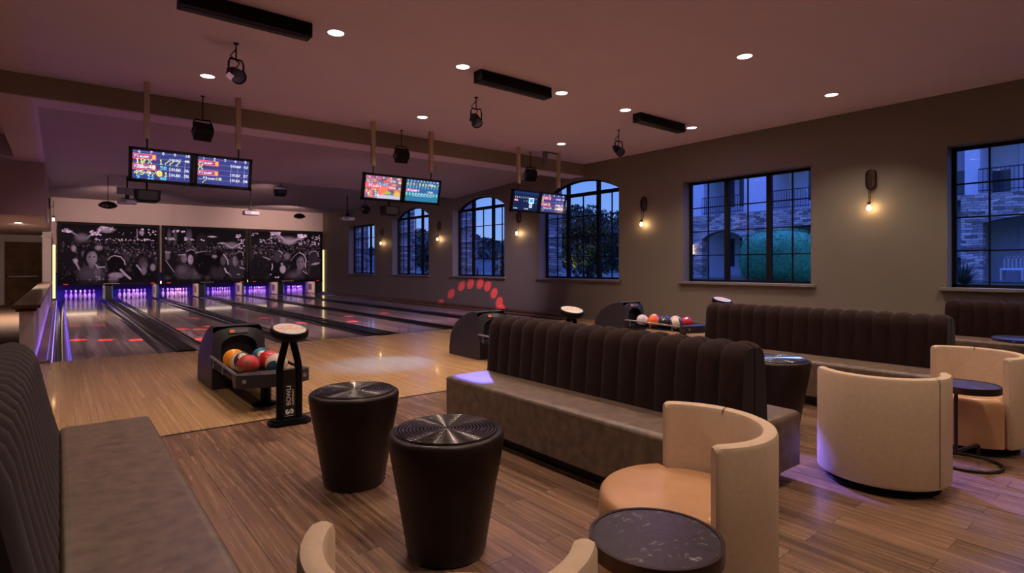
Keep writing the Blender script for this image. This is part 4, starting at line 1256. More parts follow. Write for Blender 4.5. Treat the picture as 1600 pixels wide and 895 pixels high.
# ================================================================== OVERHEAD MONITORS
def score_picture(kind):
    p = Pic(176, 100, (.034, .040, .18))
    rnd = random.Random(kind)
    W_ = (.9, .92, 1.0); Yl = (.75, .8, .15); Cy = (.15, .65, .95); Or = (.95, .4, .06); Rd = (.85, .10, .16)
    if kind in (0, 1, 5):
        for k in range(26):
            x = rnd.random(); y = rnd.random()
            p.line(x, y, x + .12, y + .12, .02, (.025, .03, .16), .6)
        for k in range(6):
            p.line(0, .06 + .19 * k, 1, .06 + .19 * k, .006, (.25, .28, .5), .7)
        for k in range(3):
            p.line(.64 + .13 * k, .3, .64 + .13 * k, .9, .006, (.4, .42, .6), .7)
        for k in range(5):
            p.text(.10 + .2 * k, .015, .085, str(6 + k) if kind == 0 else str(1 + k), W_)
        for (y0, nm) in ((.12, 'Player 1'), (.48, 'Player 2')):
            p.rect(0, y0, .4, y0 + .19, Rd); p.rect(.015, y0 + .03, .385, y0 + .16, (.22, .08, .2))
            p.text(.04, y0 + .05, .085, nm, W_); p.rect(.335, y0 + .03, .385, y0 + .16, Or)
        for y in (.2, .53, .73):
            p.text(.62, y, .09, '10th', W_); p.text(.79, y, .09, str(rnd.randint(1, 8)), W_); p.text(.89, y, .09, str(rnd.randint(20, 60)), W_)
    if kind == 0:
        for (x, y, tx, c) in ((.06, .29, '18', Yl), (.16, .30, '/', Yl), (.26, .28, 'X', Yl), (.45, .26, '1', Yl), (.55, .26, '//', Yl), (.74, .28, '/', Yl)):
            p.text(x, y, .17, tx, c)
        for (x, y, tx) in ((.08, .49, '20'), (.28, .49, '40'), (.47, .49, '50'), (.08, .86, '9'), (.26, .86, '22'), (.47, .86, '40')):
            p.text(x, y, .12, tx, Cy if y > .8 or x > .4 else W_)
        p.ell(.46, .76, .05, .11, Or, .2)
        for (x, y, tx, c) in ((.04, .69, '4', Yl), (.13, .69, '5', Yl), (.25, .69, '9', Yl), (.34, .69, '/', Yl), (.44, .69, '3', Yl), (.54, .69, '1', Yl)):
            p.text(x, y, .16, tx, c)
        p.text(.1, .70, .09, 'Player 3', W_)
    elif kind in (1, 5):
        p.text(.02, .27, .2, 'X', Yl); p.text(.04, .74, .13, '-', Yl); p.text(.12, .72, .09, 'Player 3', W_); p.text(.11, .82, .13, '/', Yl); p.text(.36, .72, .09, '10', Yl)
    elif kind == 2:
        p.a[:] = (.16, .10, .18)
        for k in range(60):
            x, y = rnd.random(), rnd.random()
            p.ell(x, y, .07, .06, rnd.choice(((.7, .12, .08), (.5, .1, .2), (.12, .05, .1), (.75, .25, .1), (.3, .2, .35))), .6, .8)
        p.rect(.35, .82, 1, 1, (.45, .45, .6), .9); p.ell(.62, .72, .1, .07, (.2, .45, .08), .6); p.ell(.9, .75, .1, .1, (.6, .4, .08), .6)
        p.ell(.5, .6, .13, .16, (.9, .16, .08), .7)
        for k in range(5): p.text(.1 + .19 * k, .03, .08, str(6 + k) if k < 4 else '10', W_)
        p.rect(0, .36, .4, .54, Rd, .9); p.text(.12, .40, .1, 'Player1', W_)
        for (x, y, tx, c) in ((.05, .17, 'X', Yl), (.24, .17, '5', Or), (.1, .27, '13', Cy), (.31, .27, '34', Cy), (.5, .3, '49', Cy), (.04, .6, '1', Yl), (.15, .6, '/', Yl), (.27, .6, '3', Yl), (.09, .76, '9', W_), (.28, .76, '16', W_)):
            p.text(x, y, .13, tx, c)
        for (x, y, tx) in ((.66, .14, '10th'), (.9, .17, '36'), (.66, .43, '10th'), (.82, .44, '1'), (.92, .45, '42')): p.text(x, y, .09, tx, W_)
    elif kind == 3:
        p.a[:] = (.03, .10, .26)
        p.rect(0, .7, 1, 1, (.02, .16, .28), .8)
        for k in range(10): p.text(.05 + .095 * k, .02, .07, str(k + 1) if k < 9 else '10', W_)
        for k in range(11):
            p.text(.03 + .09 * k, .15, .13, rnd.choice('12345789/'), Yl if k != 3 else Or); p.text(.03 + .09 * k, .30, .08, str(rnd.randint(1, 9)), Cy)
        p.rect(0, .42, .36, .56, (.5, .12, .3), .9); p.text(.08, .44, .1, 'Player2', W_)
        for k in range(11): p.ell(.05 + .09 * k, .66, .03, .08, (.15, .5, .45), .5, .9)
        for k in range(7): p.ell(.27 + .085 * k, .69, .04, .07, (.3, .5, .62), .2); 
        for k in range(7): p.ell(.27 + .085 * k, .69, .025, .045, (.03, .16, .28), .2)
        p.text(.66, .14, .09, '10th', W_); p.text(.66, .48, .09, '10th', W_)
    elif kind == 4:
        p.a[:] = (.006, .012, .05)
        p.rect(0, 0, 1, .12, (.01, .03, .12), .8)
        for k in range(7):
            p.text(.07 + .08 * k, .27, .08, rnd.choice('XXLX/LX'), W_)
        p.rect(.05, .42, .19, .52, (.85, .06, .12)); p.text(.08, .43, .08, 'Pla', W_)
        p.rect(.62, .30, .83, .60, (.55, .72, .95)); p.rect(.66, .36, .79, .54, (.04, .30, .75))
        p.rect(.66, .58, .77, .84, (.6, .65, .9)); p.rect(.69, .63, .74, .70, (.1, .1, .4)); p.rect(.69, .74, .74, .80, (.1, .1, .4))
        p.text(.5, .45, .07, '-X', (.5, .8, .4)); p.text(.9, .3, .07, 'L', W_); p.text(.9, .52, .07, '-', W_); p.text(.42, .45, .07, 'i', W_)
        p.text(.05, .86, .08, 'Line', W_); p.text(.48, .86, .08, 'Line', W_)
    return p
MXY = [(1.556, 9.5), (5.015, 9.5), (8.425, 9.5)]
for i, (mx, my) in enumerate(MXY):
    for s_ in (0, 1):
        px = mx + (-.405 if s_ == 0 else .405)
        lab = ['left score monitor of the pair above the two leftmost lanes', 'right score monitor of the pair above the two leftmost lanes', 'left score monitor of the middle pair, showing a red picture',
               'right score monitor of the middle pair, showing a blue scoreboard', 'left score monitor of the rightmost pair, nearly black screen', 'right score monitor of the rightmost pair, blue score grid'][i * 2 + s_]
        t = thing('hanging_score_monitor', lab, 'monitor', (px, my, 2.785), 0, 'overhead score monitors')
        t.rotation_euler = (R(12), 0, 0)
        w, h = .40, .245
        fr = MB().box(-w, w, -.02, .045, -h, -h + .05).box(-w, w, -.02, .045, h - .04, h).box(-w, -w + .045, -.02, .045, -h, h).box(w - .045, w, -.02, .045, -h, h).box(-w + .03, w - .03, -.004, .06, -h + .03, h - .03)
        fr.build('housing', M['blackgl'], t)
        sc = score_picture(i * 2 + s_).mesh('screen', .72, .405, M['screen'], t)
        sc.location = (0, -.006, .004)
        # hanger: square channel, thin rod and clamp
        px2 = (-.18 if s_ == 0 else .215)
        hx = (px + px2)
        pst = thing('hanging_post', ['tan hanging post at the left end of the leftmost monitor pair', 'tan hanging post at the right end of the leftmost monitor pair', 'tan hanging post at the left end of the middle monitor pair',
                   'tan hanging post at the right end of the middle monitor pair', 'tan hanging post at the left end of the rightmost monitor pair', 'tan hanging post at the right end of the rightmost monitor pair'][i * 2 + s_], 'post', (hx, my + .03, ZC), 0, 'monitor hanging posts')
        MB().box(-.035, .035, -.035, .035, -.80, 0, .004).build('channel', M['tan_post'], pst)
        MB().tube([(0, 0, -.80), (.006, .0, -.87), (0, .02, -.97)], .010, 8).build('rod', M['blackm'], pst)
        if i == 2 and s_ == 1:
            MB().box(-.44, -.035, -.02, .02, -.03, 0).box(-.46, -.36, -.02, .04, -.34, 0).build('bracket', M['greyp'], pst)

def speaker(x, y, z, lab):
    t = thing('loudspeaker', lab, 'loudspeaker', (x, y, z), 0, 'loudspeakers under monitors')
    m = MB().prism([(-.16, .09), (.16, .09), (.15, -.06), (.11, -.09), (-.11, -.09), (-.15, -.06)], -.09, .09, 'y')
    m.build('cabinet', M['black'], t)
    MB().box(-.12, .12, -.096, -.09, -.06, .07).build('grille', M['charcoal'], t)
    MB().tube([(0, .05, .09), (0, .05, .30)], .012, 8).build('mount', M['blackm'], t)
speaker(.99, 9.66, 2.36, 'black loudspeaker hanging below the leftmost monitor pair')
speaker(4.83, 9.66, 2.38, 'black loudspeaker hanging below the middle monitor pair')

# ================================================================== CEILING FIXTURES
DL = [(2.42, 6.17, 'recessed downlight just right of the long black ceiling box nearest the left', 1), (4.13, 6.17, 'recessed downlight at the left end of the middle black ceiling box', 1), (5.92, 6.17, 'recessed downlight at the right end of the middle black ceiling box', 1),
      (7.40, 6.17, 'recessed downlight at the left end of the far right black ceiling box', 1), (9.32, 6.17, 'recessed downlight at the right end of the far right black ceiling box', 1),
      (1.59, 8.68, 'recessed downlight beside the hanging spotlight above the leftmost monitors', 1), (4.97, 8.70, 'recessed downlight in front of the beam above the middle monitors', 1), (8.37, 8.73, 'recessed downlight in front of the beam above the rightmost monitors', 1),
      (6.67, 3.66, 'recessed downlight nearest the camera, right of centre', 1), (9.20, 3.65, 'recessed downlight nearest the window wall, upper right', 1),
      (1.6, 3.65, '', 0), (4.1, 3.65, '', 0), (1.6, 1.1, '', 0), (4.1, 1.1, '', 0), (6.67, 1.1, '', 0), (9.2, 1.1, '', 0), (1.6, -2, '', 0), (4.1, -2, '', 0), (6.67, -2, '', 0), (-.9, 5.0, '', 0)]
warm = (1, .77, .62)
for (x, y, lab, vis) in DL:
    if not lab: lab = 'recessed ceiling downlight over the lounge, above the camera'
    t = thing('downlight', lab, 'downlight', (x, y, ZC), 0, 'recessed downlights')
    MB().lathe([(.10, -.001), (.10, -.006), (.088, -.006), (.086, -.001)], n=32, cap0=False, cap1=False).build('trim_ring', M['whitep'], t, smooth=40)
    MB().lathe([(.087, -.002), (.001, -.002)], n=32, cap0=False).build('lens', M['down'], t)
    pw = 150 if y < 7 else 90
    spot(t, (x, y, ZC - .02), (x, y, 0), pw, warm, 116, .7, .06)
# ceiling boxes: motor housings of black blinds
for (x0, x1, lab) in ((.88, 2.13, 'long black ceiling box at the top left edge'), (4.36, 5.64, 'black ceiling box between two downlights in the middle'), (7.69, 8.99, 'black ceiling box between two downlights on the right')):
    t = thing('ceiling_box', lab, 'ceiling box', ((x0 + x1) / 2, 6.17, ZC), 0, 'black ceiling boxes')
    w = (x1 - x0) / 2
    MB().box(-w, w, -.085, .085, -.15, 0, .006).box(-w + .01, w - .01, -.10, -.08, -.15, -.09, .004).build('housing', M['blackm'], t)
    MB().box(-w + .03, w - .03, -.02, .06, -.154, -.149).build('slot', M['deckdark'], t)
    area(t, ((x0 + x1) / 2, 6.19, ZC - .16), ((x0 + x1) / 2, 6.19, 0), 10, (.75, .40, .8), 1.15, .07, 'violet_fill')  # violet fill added under the box for purple ambience
    for s_ in (-1, 1):
        for yy in (-.05, .05):
            MB().lathe([(.008, 0), (.008, .004)], (s_ * w, yy, -.12), n=10, M=Matrix.Rotation(R(90), 3, 'Y')).build('screw', M['capsilver'], t)

def stage_light(x, y, zf, zt, target, lab, style='par'):
    t = thing('hanging_stage_light', lab, 'stage light', (x, y, zt), 0, 'hanging stage lights')
    dz = zf - zt
    d = (Vector(target) - Vector((x, y, zf))).normalized()
    q = aim(d)
    MB().tube([(0, 0, 0), (0, 0, dz + .19)], .008, 8).lathe([(.03, 0), (.03, -.01)], n=16).build('rod', M['blackm'], t)
    hx = Vector((1, 0, 0)) if style != 'par' else (q @ Vector((1, 0, 0)))
    hx.z = 0; hx.normalize()
    w = .085 if style == 'par' else .125 if style != 'flood' else .19
    up = Vector((0, 0, dz))
    MB().tube([hx * w + up, hx * w + up + Vector((0, 0, .13)), hx * w * .8 + up + Vector((0, 0, .18)), -hx * w * .8 + up + Vector((0, 0, .18)), -hx * w + up + Vector((0, 0, .13)), -hx * w + up], .011, 8).build('yoke', M['black'], t, smooth=50)
    def S_(mb):
        mb.v = [(x_ * .74, y_ * .74, z_ * .74) for x_, y_, z_ in mb.v]; return mb
    def put(mb, name, ml, **k):
        o = mb.build(name, ml, t, **k); o.matrix_local = Matrix.Translation(up) @ q.to_4x4(); return o
    if style == 'par':
        put(S_(MB().lathe([(.04, .20), (.07, .19), (.095, .12), (.10, .02), (.108, 0), (.112, -.09), (.118, -.12), (.105, -.12), (.10, -.10), (.002, -.10)], n=24)), 'lamp_can', M['black'], smooth=35)
        put(S_(MB().box(-.05, .05, -.03, .03, .17, .27, .01)), 'rear_box', M['black'])
        put(S_(MB().lathe([(.098, -.104), (.002, -.108)], n=24, cap0=False)), 'lens', M['lens'])
        put(S_(MB().lathe([(.02, 0), (.02, .03)], (w / .74, 0, 0), n=10, M=Matrix.Rotation(R(90), 3, 'Y'))), 'knob', M['black'])
        MB().tube([(0, 0, dz + .3), tuple(hx * .06 + Vector((0, .03, dz + .22))), tuple(-hx * .05 + Vector((0, .04, dz + .16))), (0, .05, dz + .08)], .008, 8).build('cable', M['black'], t, smooth=60)
    elif style == 'effect':
        m = MB().prism([(-.10, -.10), (.10, -.10), (.105, .05), (.07, .12), (-.07, .12), (-.105, .05)], -.12, .12, 'x')
        put(m, 'lamp_body', M['black'])
        put(MB().box(-.085, .085, -.08, .08, -.115, -.1, .01), 'lens', M['lens'])
        put(MB().box(-.123, -.118, -.05, .06, -.07, .05), 'side_plate', M['greyp'])
    else:
        m = MB().prism([(-.17, .06), (.17, .06), (.15, -.09), (-.15, -.09)], -.10, .10, 'y')
        o = m.build('lamp_body', M['black'], t); o.matrix_local = Matrix.Translation(up) @ Matrix.Rotation(R(-18), 4, 'X')
        o = MB().box(-.13, .13, -.105, -.10, -.07, .045).build('lens', M['lens'], t); o.matrix_local = Matrix.Translation(up) @ Matrix.Rotation(R(-18), 4, 'X')
    return t, Vector((x, y, zf)) + d * .14
L1, p1 = stage_light(1.62, 7.2, 3.60, ZC, (2.8, 1.0, 0), 'black spotlight with a small white tag hanging above the leftmost monitors', 'par')
MB().box(-.035, .035, -.002, .002, -.035, .035).build('tag', M['kick'], L1).matrix_local = Matrix.Translation((-.09, -.10, -.43)) @ Matrix.Rotation(R(35), 4, 'Y')
L2, p2 = stage_light(1.72, 9.75, 3.42, ZC, (1.2, 14, 0), 'dark box-shaped stage light between the leftmost pair of hanging posts', 'effect')
L3, p3 = stage_light(5.04, 7.16, 3.61, ZC, (3.6, 3.4, 0), 'black spotlight hanging in front of the middle monitors', 'par')
L4, p4 = stage_light(5.14, 9.80, 3.48, ZC, (5.6, 14, 0), 'dark box-shaped stage light between the middle pair of hanging posts', 'effect')
L5, p5 = stage_light(8.42, 9.80, 3.44, ZC, (9.5, 13, 0), 'dark round stage light between the rightmost pair of hanging posts', 'effect')
L6, p6 = stage_light(8.38, 7.15, 3.57, ZC, (7.0, 2.2, 0), 'black spotlight hanging nearest the window wall', 'par')
L7, p7 = stage_light(5.29, 17.95, 3.62, 4.03, (5.3, 23, 0), 'wide black floodlight on a yoke above the fourth lane', 'flood')
L8, p8 = stage_light(8.3, 18.5, 3.33, 4.03, (7, 22, 0), 'small black box-shaped stage light just below the middle monitors', 'effect')

# hanging domes
def dome(x, y, z, zt, lab):
    t = thing('hanging_dome', lab, 'dome light', (x, y, z), 0, 'small hanging domes')
    MB().lathe([(.05, .12), (.14, .10), (.22, .03), (.24, 0), (.20, -.05), (.10, -.09), (.003, -.1)], n=24).build('dome_body', M['blackgl'], t, smooth=25)
    MB().tube([(0, 0, .11), (0, 0, zt - z)], .008, 8).build('rod', M['blackm'], t)
    return t
dm = dome(7.85, 24, 3.45, 3.96, 'dark faceted dome on a rod in front of the right screen')
ds = dome(1.10, 20.2, 3.13, 4.0, 'dark saucer-shaped dome left of the leftmost projector')

def projector(x, y, z, lab):
    t = thing('projector', lab, 'projector', (x, y, z), 0, 'white projectors')
    MB().box(-.235, .235, -.17, .17, -.07, .06, .03, 3).build('projector_body', M['whitep'], t, smooth=40)
    MB().lathe([(.05, 0), (.05, .03), (.04, .03), (.038, .01), (.002, .012)], (.10, .17, 0), n=20, M=Matrix.Rotation(R(-90), 3, 'X')).build('lens', M['lens'], t, smooth=30)
    MB().box(-.15, .15, -.10, .10, .06, .085).box(-.05, .05, -.05, .05, .085, .2).build('mount_plate', M['black'], t)
    MB().tube([(0, 0, .2), (0, 0, 4.0 - z)], .02, 10).build('mount_pole', M['blackm'], t)
    MB().box(-.18, -.03, -.175, -.168, -.03, .03).build('vent_grille', M['greyp'], t)
    return t
pj = projector(1.55, 20.0, 3.30 - .05, 'white ceiling projector left of the leftmost monitor pair bottom')
MB().box(-.25, -.05, -.08, .08, .22, .42).box(-.04, .17, -.09, .05, .2, .40).build('control_box', M['greyp'], pj)
projector(5.0, 20.2, 3.14, 'white ceiling projector in front of the middle screen')
pj3 = projector(8.4, 20.3, 3.14, 'white ceiling projector above the small far window')
MB().box(.05, .2, -.08, .08, .12, .34).build('control_box', M['charcoal'], pj3)

# ================================================================== WALL SCONCES
def sconce(loc, rz, lab):
    """bracket on a wall; local +Y points away from the wall"""
    t = thing('wall_sconce', lab, 'wall lamp', loc, rz, 'bulb wall sconces')
    n = 10
    oval = [(.07 * math.cos(PI * k / n), .09 + .07 * math.sin(PI * k / n)) for k in range(n + 1)] + [(-.07 * math.cos(PI * k / n), -.09 - .07 * math.sin(PI * k / n)) for k in range(n + 1)]
    MB().prism(oval, 0, .022, 'y').build('back_plate', M['wood'], t, smooth=30)
    ring = [(x, .03, z) for x, z in oval]
    MB().tube(ring, .012, 8, closed=True).build('plate_rim', M['tablemetal'], t, smooth=50)
    MB().tube([(-.025, .03, -.10), (-.025, .10, -.10), (-.03, .115, -.06), (-.03, .115, .05), (-.015, .115, .085), (.015, .115, .085), (.03, .115, .05), (.03, .115, -.06), (.025, .10, -.10), (.025, .03, -.10)], .008, 8).build('arch_bracket', M['tablemetal'], t, smooth=50)
    MB().tube([(0, .115, .08), (0, .115, -.36)], .005, 6).tube([(0, .04, -.14), (0, .05, -.33), (0, .10, -.37)], .005, 6).build('cord', M['black'], t)
    MB().lathe([(.012, -.365), (.03, -.375), (.034, -.395), (.022, -.40), (.02, -.43)], (0, .115, 0), n=20).build('socket', M['tablemetal'], t, smooth=40)
    bl = MB().lathe([(.012, -.43), (.02, -.445), (.028, -.465), (.03, -.485), (.024, -.505), (.010, -.517), (.001, -.519)], (0, .115, 0), n=20, cap0=True).build('bulb', M['bulb'], t, smooth=60)
    g = [(.03, -.40)] + [(.078 * math.sin(a), -.475 + .078 * math.cos(a)) for a in [.5 + (PI - .52) * k / 14 for k in range(15)]]
    MB().lathe(g, (0, .115, 0), n=28, cap0=False, cap1=False).build('glass_globe', M['clear'], t, smooth=60)
    return t
SZ = 2.785
for k, (y, lab) in enumerate(((3.543, 'oval wall sconce with glowing bulb between the two rightmost windows'), (8.191, 'oval wall sconce left of the window facing the bush'),
              (12.70, 'oval wall sconce partly hidden below the rightmost monitors'), (17.12, 'oval wall sconce between the two farthest arched windows'), (21.62, 'oval wall sconce beside the small far window'))):
    sconce((WX, y, SZ), R(90), lab)
sconce((-.26, 22.0, 3.25), R(-90), 'oval wall sconce on the left pillar beside the leftmost screen')
# corridor lamp
t = thing('downlight', 'recessed downlight in the low corridor ceiling at the left edge', 'downlight', (-.82, 19.2, 2.47), 0, 'recessed downlights')
MB().lathe([(.10, -.001), (.10, -.006), (.088, -.006), (.086, -.001)], n=32, cap0=False, cap1=False).build('trim_ring', M['whitep'], t, smooth=40)
MB().lathe([(.087, -.002), (.001, -.002)], n=32, cap0=False).build('lens', M['down'], t)
spot(t, (-.82, 19.2, 2.44), (-.82, 19.2, 0), 800, warm, 140, .7, .06)
spot(t, (-.82, 19.2, 2.44), (-1.0, 26.5, .9), 170, warm, 60, .9, .06)

# ================================================================== COLOURED BEAMS
BLUE = (.12, .32, 1); VIO = (.16, .14, 1); RED = (1, .03, .04)
spot(L3, p3, (3.85, 1.65, 0), 6500, VIO, 6, .7, .03)  # added beam in place of the window's reflection on the floor
spot(L3, p3, (2.78, 3.88, .44), 2600, VIO, 6, .5, .03)  # added, for the window glint on the seat corner
spot(L3, p3, (3.5, 7.2, 0), 1300, BLUE, 26, 1, .03)  # added, for the blue window reflection on the approach
spot(L6, p6, (4.30, .60, 0), 9000, VIO, 6, .7, .03)  # added, for the window reflection by the right-hand chairs
spot(L6, p6, (4.68, 2.32, .54), 5000, BLUE, 4.2, .3, .03)  # added, for the window mirrored in the drum top
spot(L6, p6, (8.4, 5.3, .4), 400, BLUE, 14, .5, .03)
# added fills: pink on the back wall, mauve over the lanes
spot(L7, p7, (5.3, 28.5, 3.0), 230, (1, .62, .54), 58, 1, .05)
spot(L7, p7, (5.3, 21, 0), 130, (.75, .5, .9), 100, .9, .05)
spot(ds, (1.1, 20.3, 3.0), (2.2, 28.5, 2.95), 980, (1, .62, .54), 54, 1, .05)  # back wall fill added at the saucer dome
spot(dm, (7.85, 24.1, 3.3), (7.9, 28.5, 3.2), 420, (1, .62, .54), 80, 1, .05)  # back wall fill added at the faceted dome
spot(L2, p2, (2.6, 14.0, 0), 480, (.9, .6, .68), 96, .8, .04)
spot(L4, p4, (5.5, 14.5, 0), 560, (.82, .55, .8), 100, .8, .04)
spot(L5, p5, (8.4, 15.0, 0), 520, (.78, .55, .85), 90, .8, .04)
# red dots: a ring on the window wall, rows on the lanes
for (y, z) in ((17.11, .02), (16.40, .41), (15.77, .69), (15.24, .776), (14.70, .80), (14.29, .73), (13.95, .52), (13.69, .255), (13.58, .03)):
    dd = (Vector((WX, y, z)) - p4).length
    spot(L4, p4, (WX, y, z), 5000, RED, math.degrees(2 * math.atan(.16 / dd)), .35, .004, 'red_beam')
for (x, y) in ((.27, 13.02), (.66, 12.71), (1.10, 12.36), (.25, 16.2), (.7, 16.0)):
    dd = (Vector((x, y, 0)) - p2).length
    spot(L2, p2, (x, y, 0), 9000, RED, math.degrees(2 * math.atan(.13 / dd)), .4, .004, 'red_beam')
for (x, y) in ((2.69, 16.66), (2.65, 14.08), (2.0, 11.75), (2.25, 12.0), (2.01, 13.93), (2.4, 13.6), (4.2, 15.6), (4.5, 13.6), (3.8, 12.4), (6.1, 14.6), (5.6, 13.2), (7.3, 15.0)):
    dd = (Vector((x, y, 0)) - p4).length
    spot(L4, p4, (x, y, 0), 9000, RED, math.degrees(2 * math.atan(.15 / dd)), .4, .004, 'red_beam')

# ================================================================== OUTSIDE
struct(MB().box(WX + .3, 90, -40, 110, .55, .75).build('ground', M['grass']))
FX = 26.0
bld = thing('apartment_building', 'pale stucco apartment building with stacked stone arcade and balconies outside the right windows', 'building', (FX, 8, .75))
def B(mb, name, ml, parent=bld, **k):
    o = mb.build(name, ml, None, **k)
    o.parent = parent; o.matrix_parent_inverse = Matrix.Translation((-FX, -8, -.75)) if parent is bld else Matrix.Translation((-FX, -8, -.75))
    return o
m = MB()
m.box(FX + 1.9, FX + 2.3, -12, 18.2, .75, 6.7)
m.box(FX - .05, FX + 2.3, -12, 18.2, 6.6, 6.85)
for (a, b) in ((5.28, 5.72), (16.5, 17.28), (13.0, 14.3), (7.4, 8.2), (0.2, .8), (-6, -5)):
    m.box(FX, FX + 1.95, a, b, 3.9, 6.7)
B(m, 'wall', M['stucco'])
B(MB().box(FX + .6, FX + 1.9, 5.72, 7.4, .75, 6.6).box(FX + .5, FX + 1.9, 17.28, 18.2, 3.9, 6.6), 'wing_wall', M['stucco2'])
# stone arcade with arched openings
def arcade(y0, y1, openings):
    s_ = MB(); zt = 3.96
    prev = y0
    for (a, b, zs, zc) in openings:
        s_.box(FX - .25, FX + .25, prev, a, .6, zt)
        h = zc - zs
        pts = arc_pts(a, b, zs, h, 14)
        for i in range(len(pts) - 1):
            p_, q_ = pts[i], pts[i + 1]
            s_.prism([p_, q_, (q_[0], zt), (p_[0], zt)], FX - .25, FX + .25, 'x')
        prev = b
    s_.box(FX - .25, FX + .25, prev, y1, .6, zt)
    B(s_, 'stone_arcade', M['stone'])
arcade(7.4, 18.2, [(9.3, 12.8, 2.85, 3.2), (14.25, 16.45, 2.75, 3.12)])
arcade(-12, 5.78, [(-10, -7, 2.8, 3.15), (-4.0, .2, 2.85, 3.2), (1.6, 5.15, 2.9, 3.15)])
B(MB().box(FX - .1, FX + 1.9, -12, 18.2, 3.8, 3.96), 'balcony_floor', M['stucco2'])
for (a, b) in ((14.3, 16.5), (8.2, 13.0), (.8, 5.28), (-5, .2)):
    r_ = MB()
    r_.box(FX - .18, FX - .14, a, b, 4.83, 4.87).box(FX - .18, FX - .14, a, b, 4.06, 4.09)
    n = int((b - a) / .12)
    for k in range(n + 1):
        y = a + (b - a) * k / n
        r_.box(FX - .17, FX - .15, y - .008, y + .008, 4.0, 4.85)
    B(r_, 'balcony_railing', M['rail'])
def fdoor(y0, y1, z0, z1):
    d = B(MB().box(FX + 1.84, FX + 1.9, y0, y1, z0, z1), 'french_door', M['doorw'])
    g = MB(); w = (y1 - y0) / 2
    for s_ in (0, 1):
        g.box(FX + 1.825, FX + 1.838, y0 + s_ * w + .14, y0 + (s_ + 1) * w - .14, z0 + .5, z1 - .18)
    g.build('pane', M['darkglass'], d)
for (y0, y1, z0, z1) in ((15.1, 16.3, 4.0, 6.1), (15.1, 16.3, .85, 3.0), (11.0, 12.2, 4.0, 6.1), (3.3, 4.5, 4.0, 6.1), (3.3, 4.5, .85, 3.0), (9.6, 10.8, .85, 3.0)):
    fdoor(y0, y1, z0, z1)
B(MB().box(FX + .5, FX + .56, 5.75, 6.35, 4.1, 4.95).box(FX + .5, FX + .56, 5.75, 6.35, 1.0, 1.7).box(FX + 1.8, FX + 1.88, 4.75, 5.25, 4.0, 5.0), 'shutter', M['darkglass'])
# lantern on the stone pillar
lt = thing('wall_lantern', 'lit lantern on the stone pillar seen through the second window from the right', 'lantern', (FX - .36, 17.0, 2.24))
MB().box(-.07, .07, -.09, .09, -.26, .26, .01).build('lantern_glass', emis('lantern_glow', (1, .72, .42), 3.5), lt)
MB().box(-.09, .11, -.11, .11, .26, .31).box(-.09, .11, -.11, .11, -.31, -.26).build('lantern_frame', M['rail'], lt)

def leaf_cloud(mb, centre, radii, n, size, rnd, flat=.0, shell=.55):
    cx, cy, cz = centre
    for _ in range(n):
        while True:
            v = Vector((rnd.uniform(-1, 1), rnd.uniform(-1, 1), rnd.uniform(-1, 1)))
            if shell < v.length <= 1: break
        p = Vector((cx + v.x * radii[0], cy + v.y * radii[1], cz + v.z * radii[2]))
        a = Vector((rnd.gauss(0, 1), rnd.gauss(0, 1), rnd.gauss(0, 1))).normalized()
        b = a.orthogonal().normalized()
        s_ = size * rnd.uniform(.6, 1.3)
        c_ = a.cross(b) * s_ * .35
        b = b * s_
        mb.add([p - b, p + c_, p + b, p - c_], [(0, 1, 2, 3)])
def tree(x, y, h, r, lab, ml, seed, n=2600, lz=None, size=.12):
    rnd = random.Random(seed)
    t = thing('tree', lab, 'tree', (x, y, .7), 0)
    tk = MB().tube([(0, 0, -.1), (.05, .03, h * .3), (-.03, .05, h * .75)], [.14, .1, .04], 8)
    for k in range(6):
        a = rnd.uniform(0, 6.28); z0 = h * rnd.uniform(.2, .55)
        tk.tube([(0, 0, z0), (math.cos(a) * r * .4, math.sin(a) * r * .4, z0 + h * .15), (math.cos(a) * r * .75, math.sin(a) * r * .75, z0 + h * .35)], [.05, .035, .012], 6)
    tk.build('trunk', M['bark'], t)
    m = MB()
    for k in range(9):
        a = rnd.uniform(0, 6.28); rr = r * rnd.uniform(.1, .6); z = rnd.uniform(.22, .8) * h
        leaf_cloud(m, (rr * math.cos(a), rr * math.sin(a), z), (r * .55, r * .55, h * .22), n // 9, size, rnd, shell=.3)
    o = m.build('foliage', ml, t, fix=False)
    return t
tree(14.4, 13.6, 3.0, 1.7, 'dense olive-leaved tree filling the nearest arched window', M['leafy'], 1, 9000, size=.09)
tree(18.6, 15.3, 3.4, 1.6, 'bushy tree right of the olive-leaved one', M['leafd'], 12, 7000, size=.10)
tree(20.4, 18.6, 3.5, 1.8, 'dark leafy tree behind the olive-leaved one', M['leafd'], 2, 4200, size=.11)
tree(14.9, 18.0, 2.3, 1.2, 'leafy tree low in the middle arched window', M['leafd'], 3, 3600, size=.11)
tree(18.5, 22.2, 2.7, 1.7, 'dark tree outside the middle arched window', M['leafd'], 4, 4000)
tree(15.0, 25.0, 2.3, 1.4, 'dark tree outside the farthest arched window', M['leafd'], 5, 3000)
tree(22.0, 37.0, 3.4, 2.4, 'distant tree outside the small far window', M['leafd'], 6, 3000, size=.2)
hm = MB()
hp = [(30, .7)]
rnd = random.Random(3)
ys = [24 + 5 * k for k in range(18)]
pts = [(y, 4.2 + 1.3 * math.sin(k * .7) + rnd.uniform(-.3, .3)) for k, y in enumerate(ys)]
vs = []; fs = []
for k, (y, z) in enumerate(pts):
    vs += [(38 - .1 * k, y, .6), (42, y, z * .75), (50, y, z + 1.2)]
for k in range(len(pts) - 1):
    fs += [(3 * k, 3 * k + 3, 3 * k + 4, 3 * k + 1), (3 * k + 1, 3 * k + 4, 3 * k + 5, 3 * k + 2)]
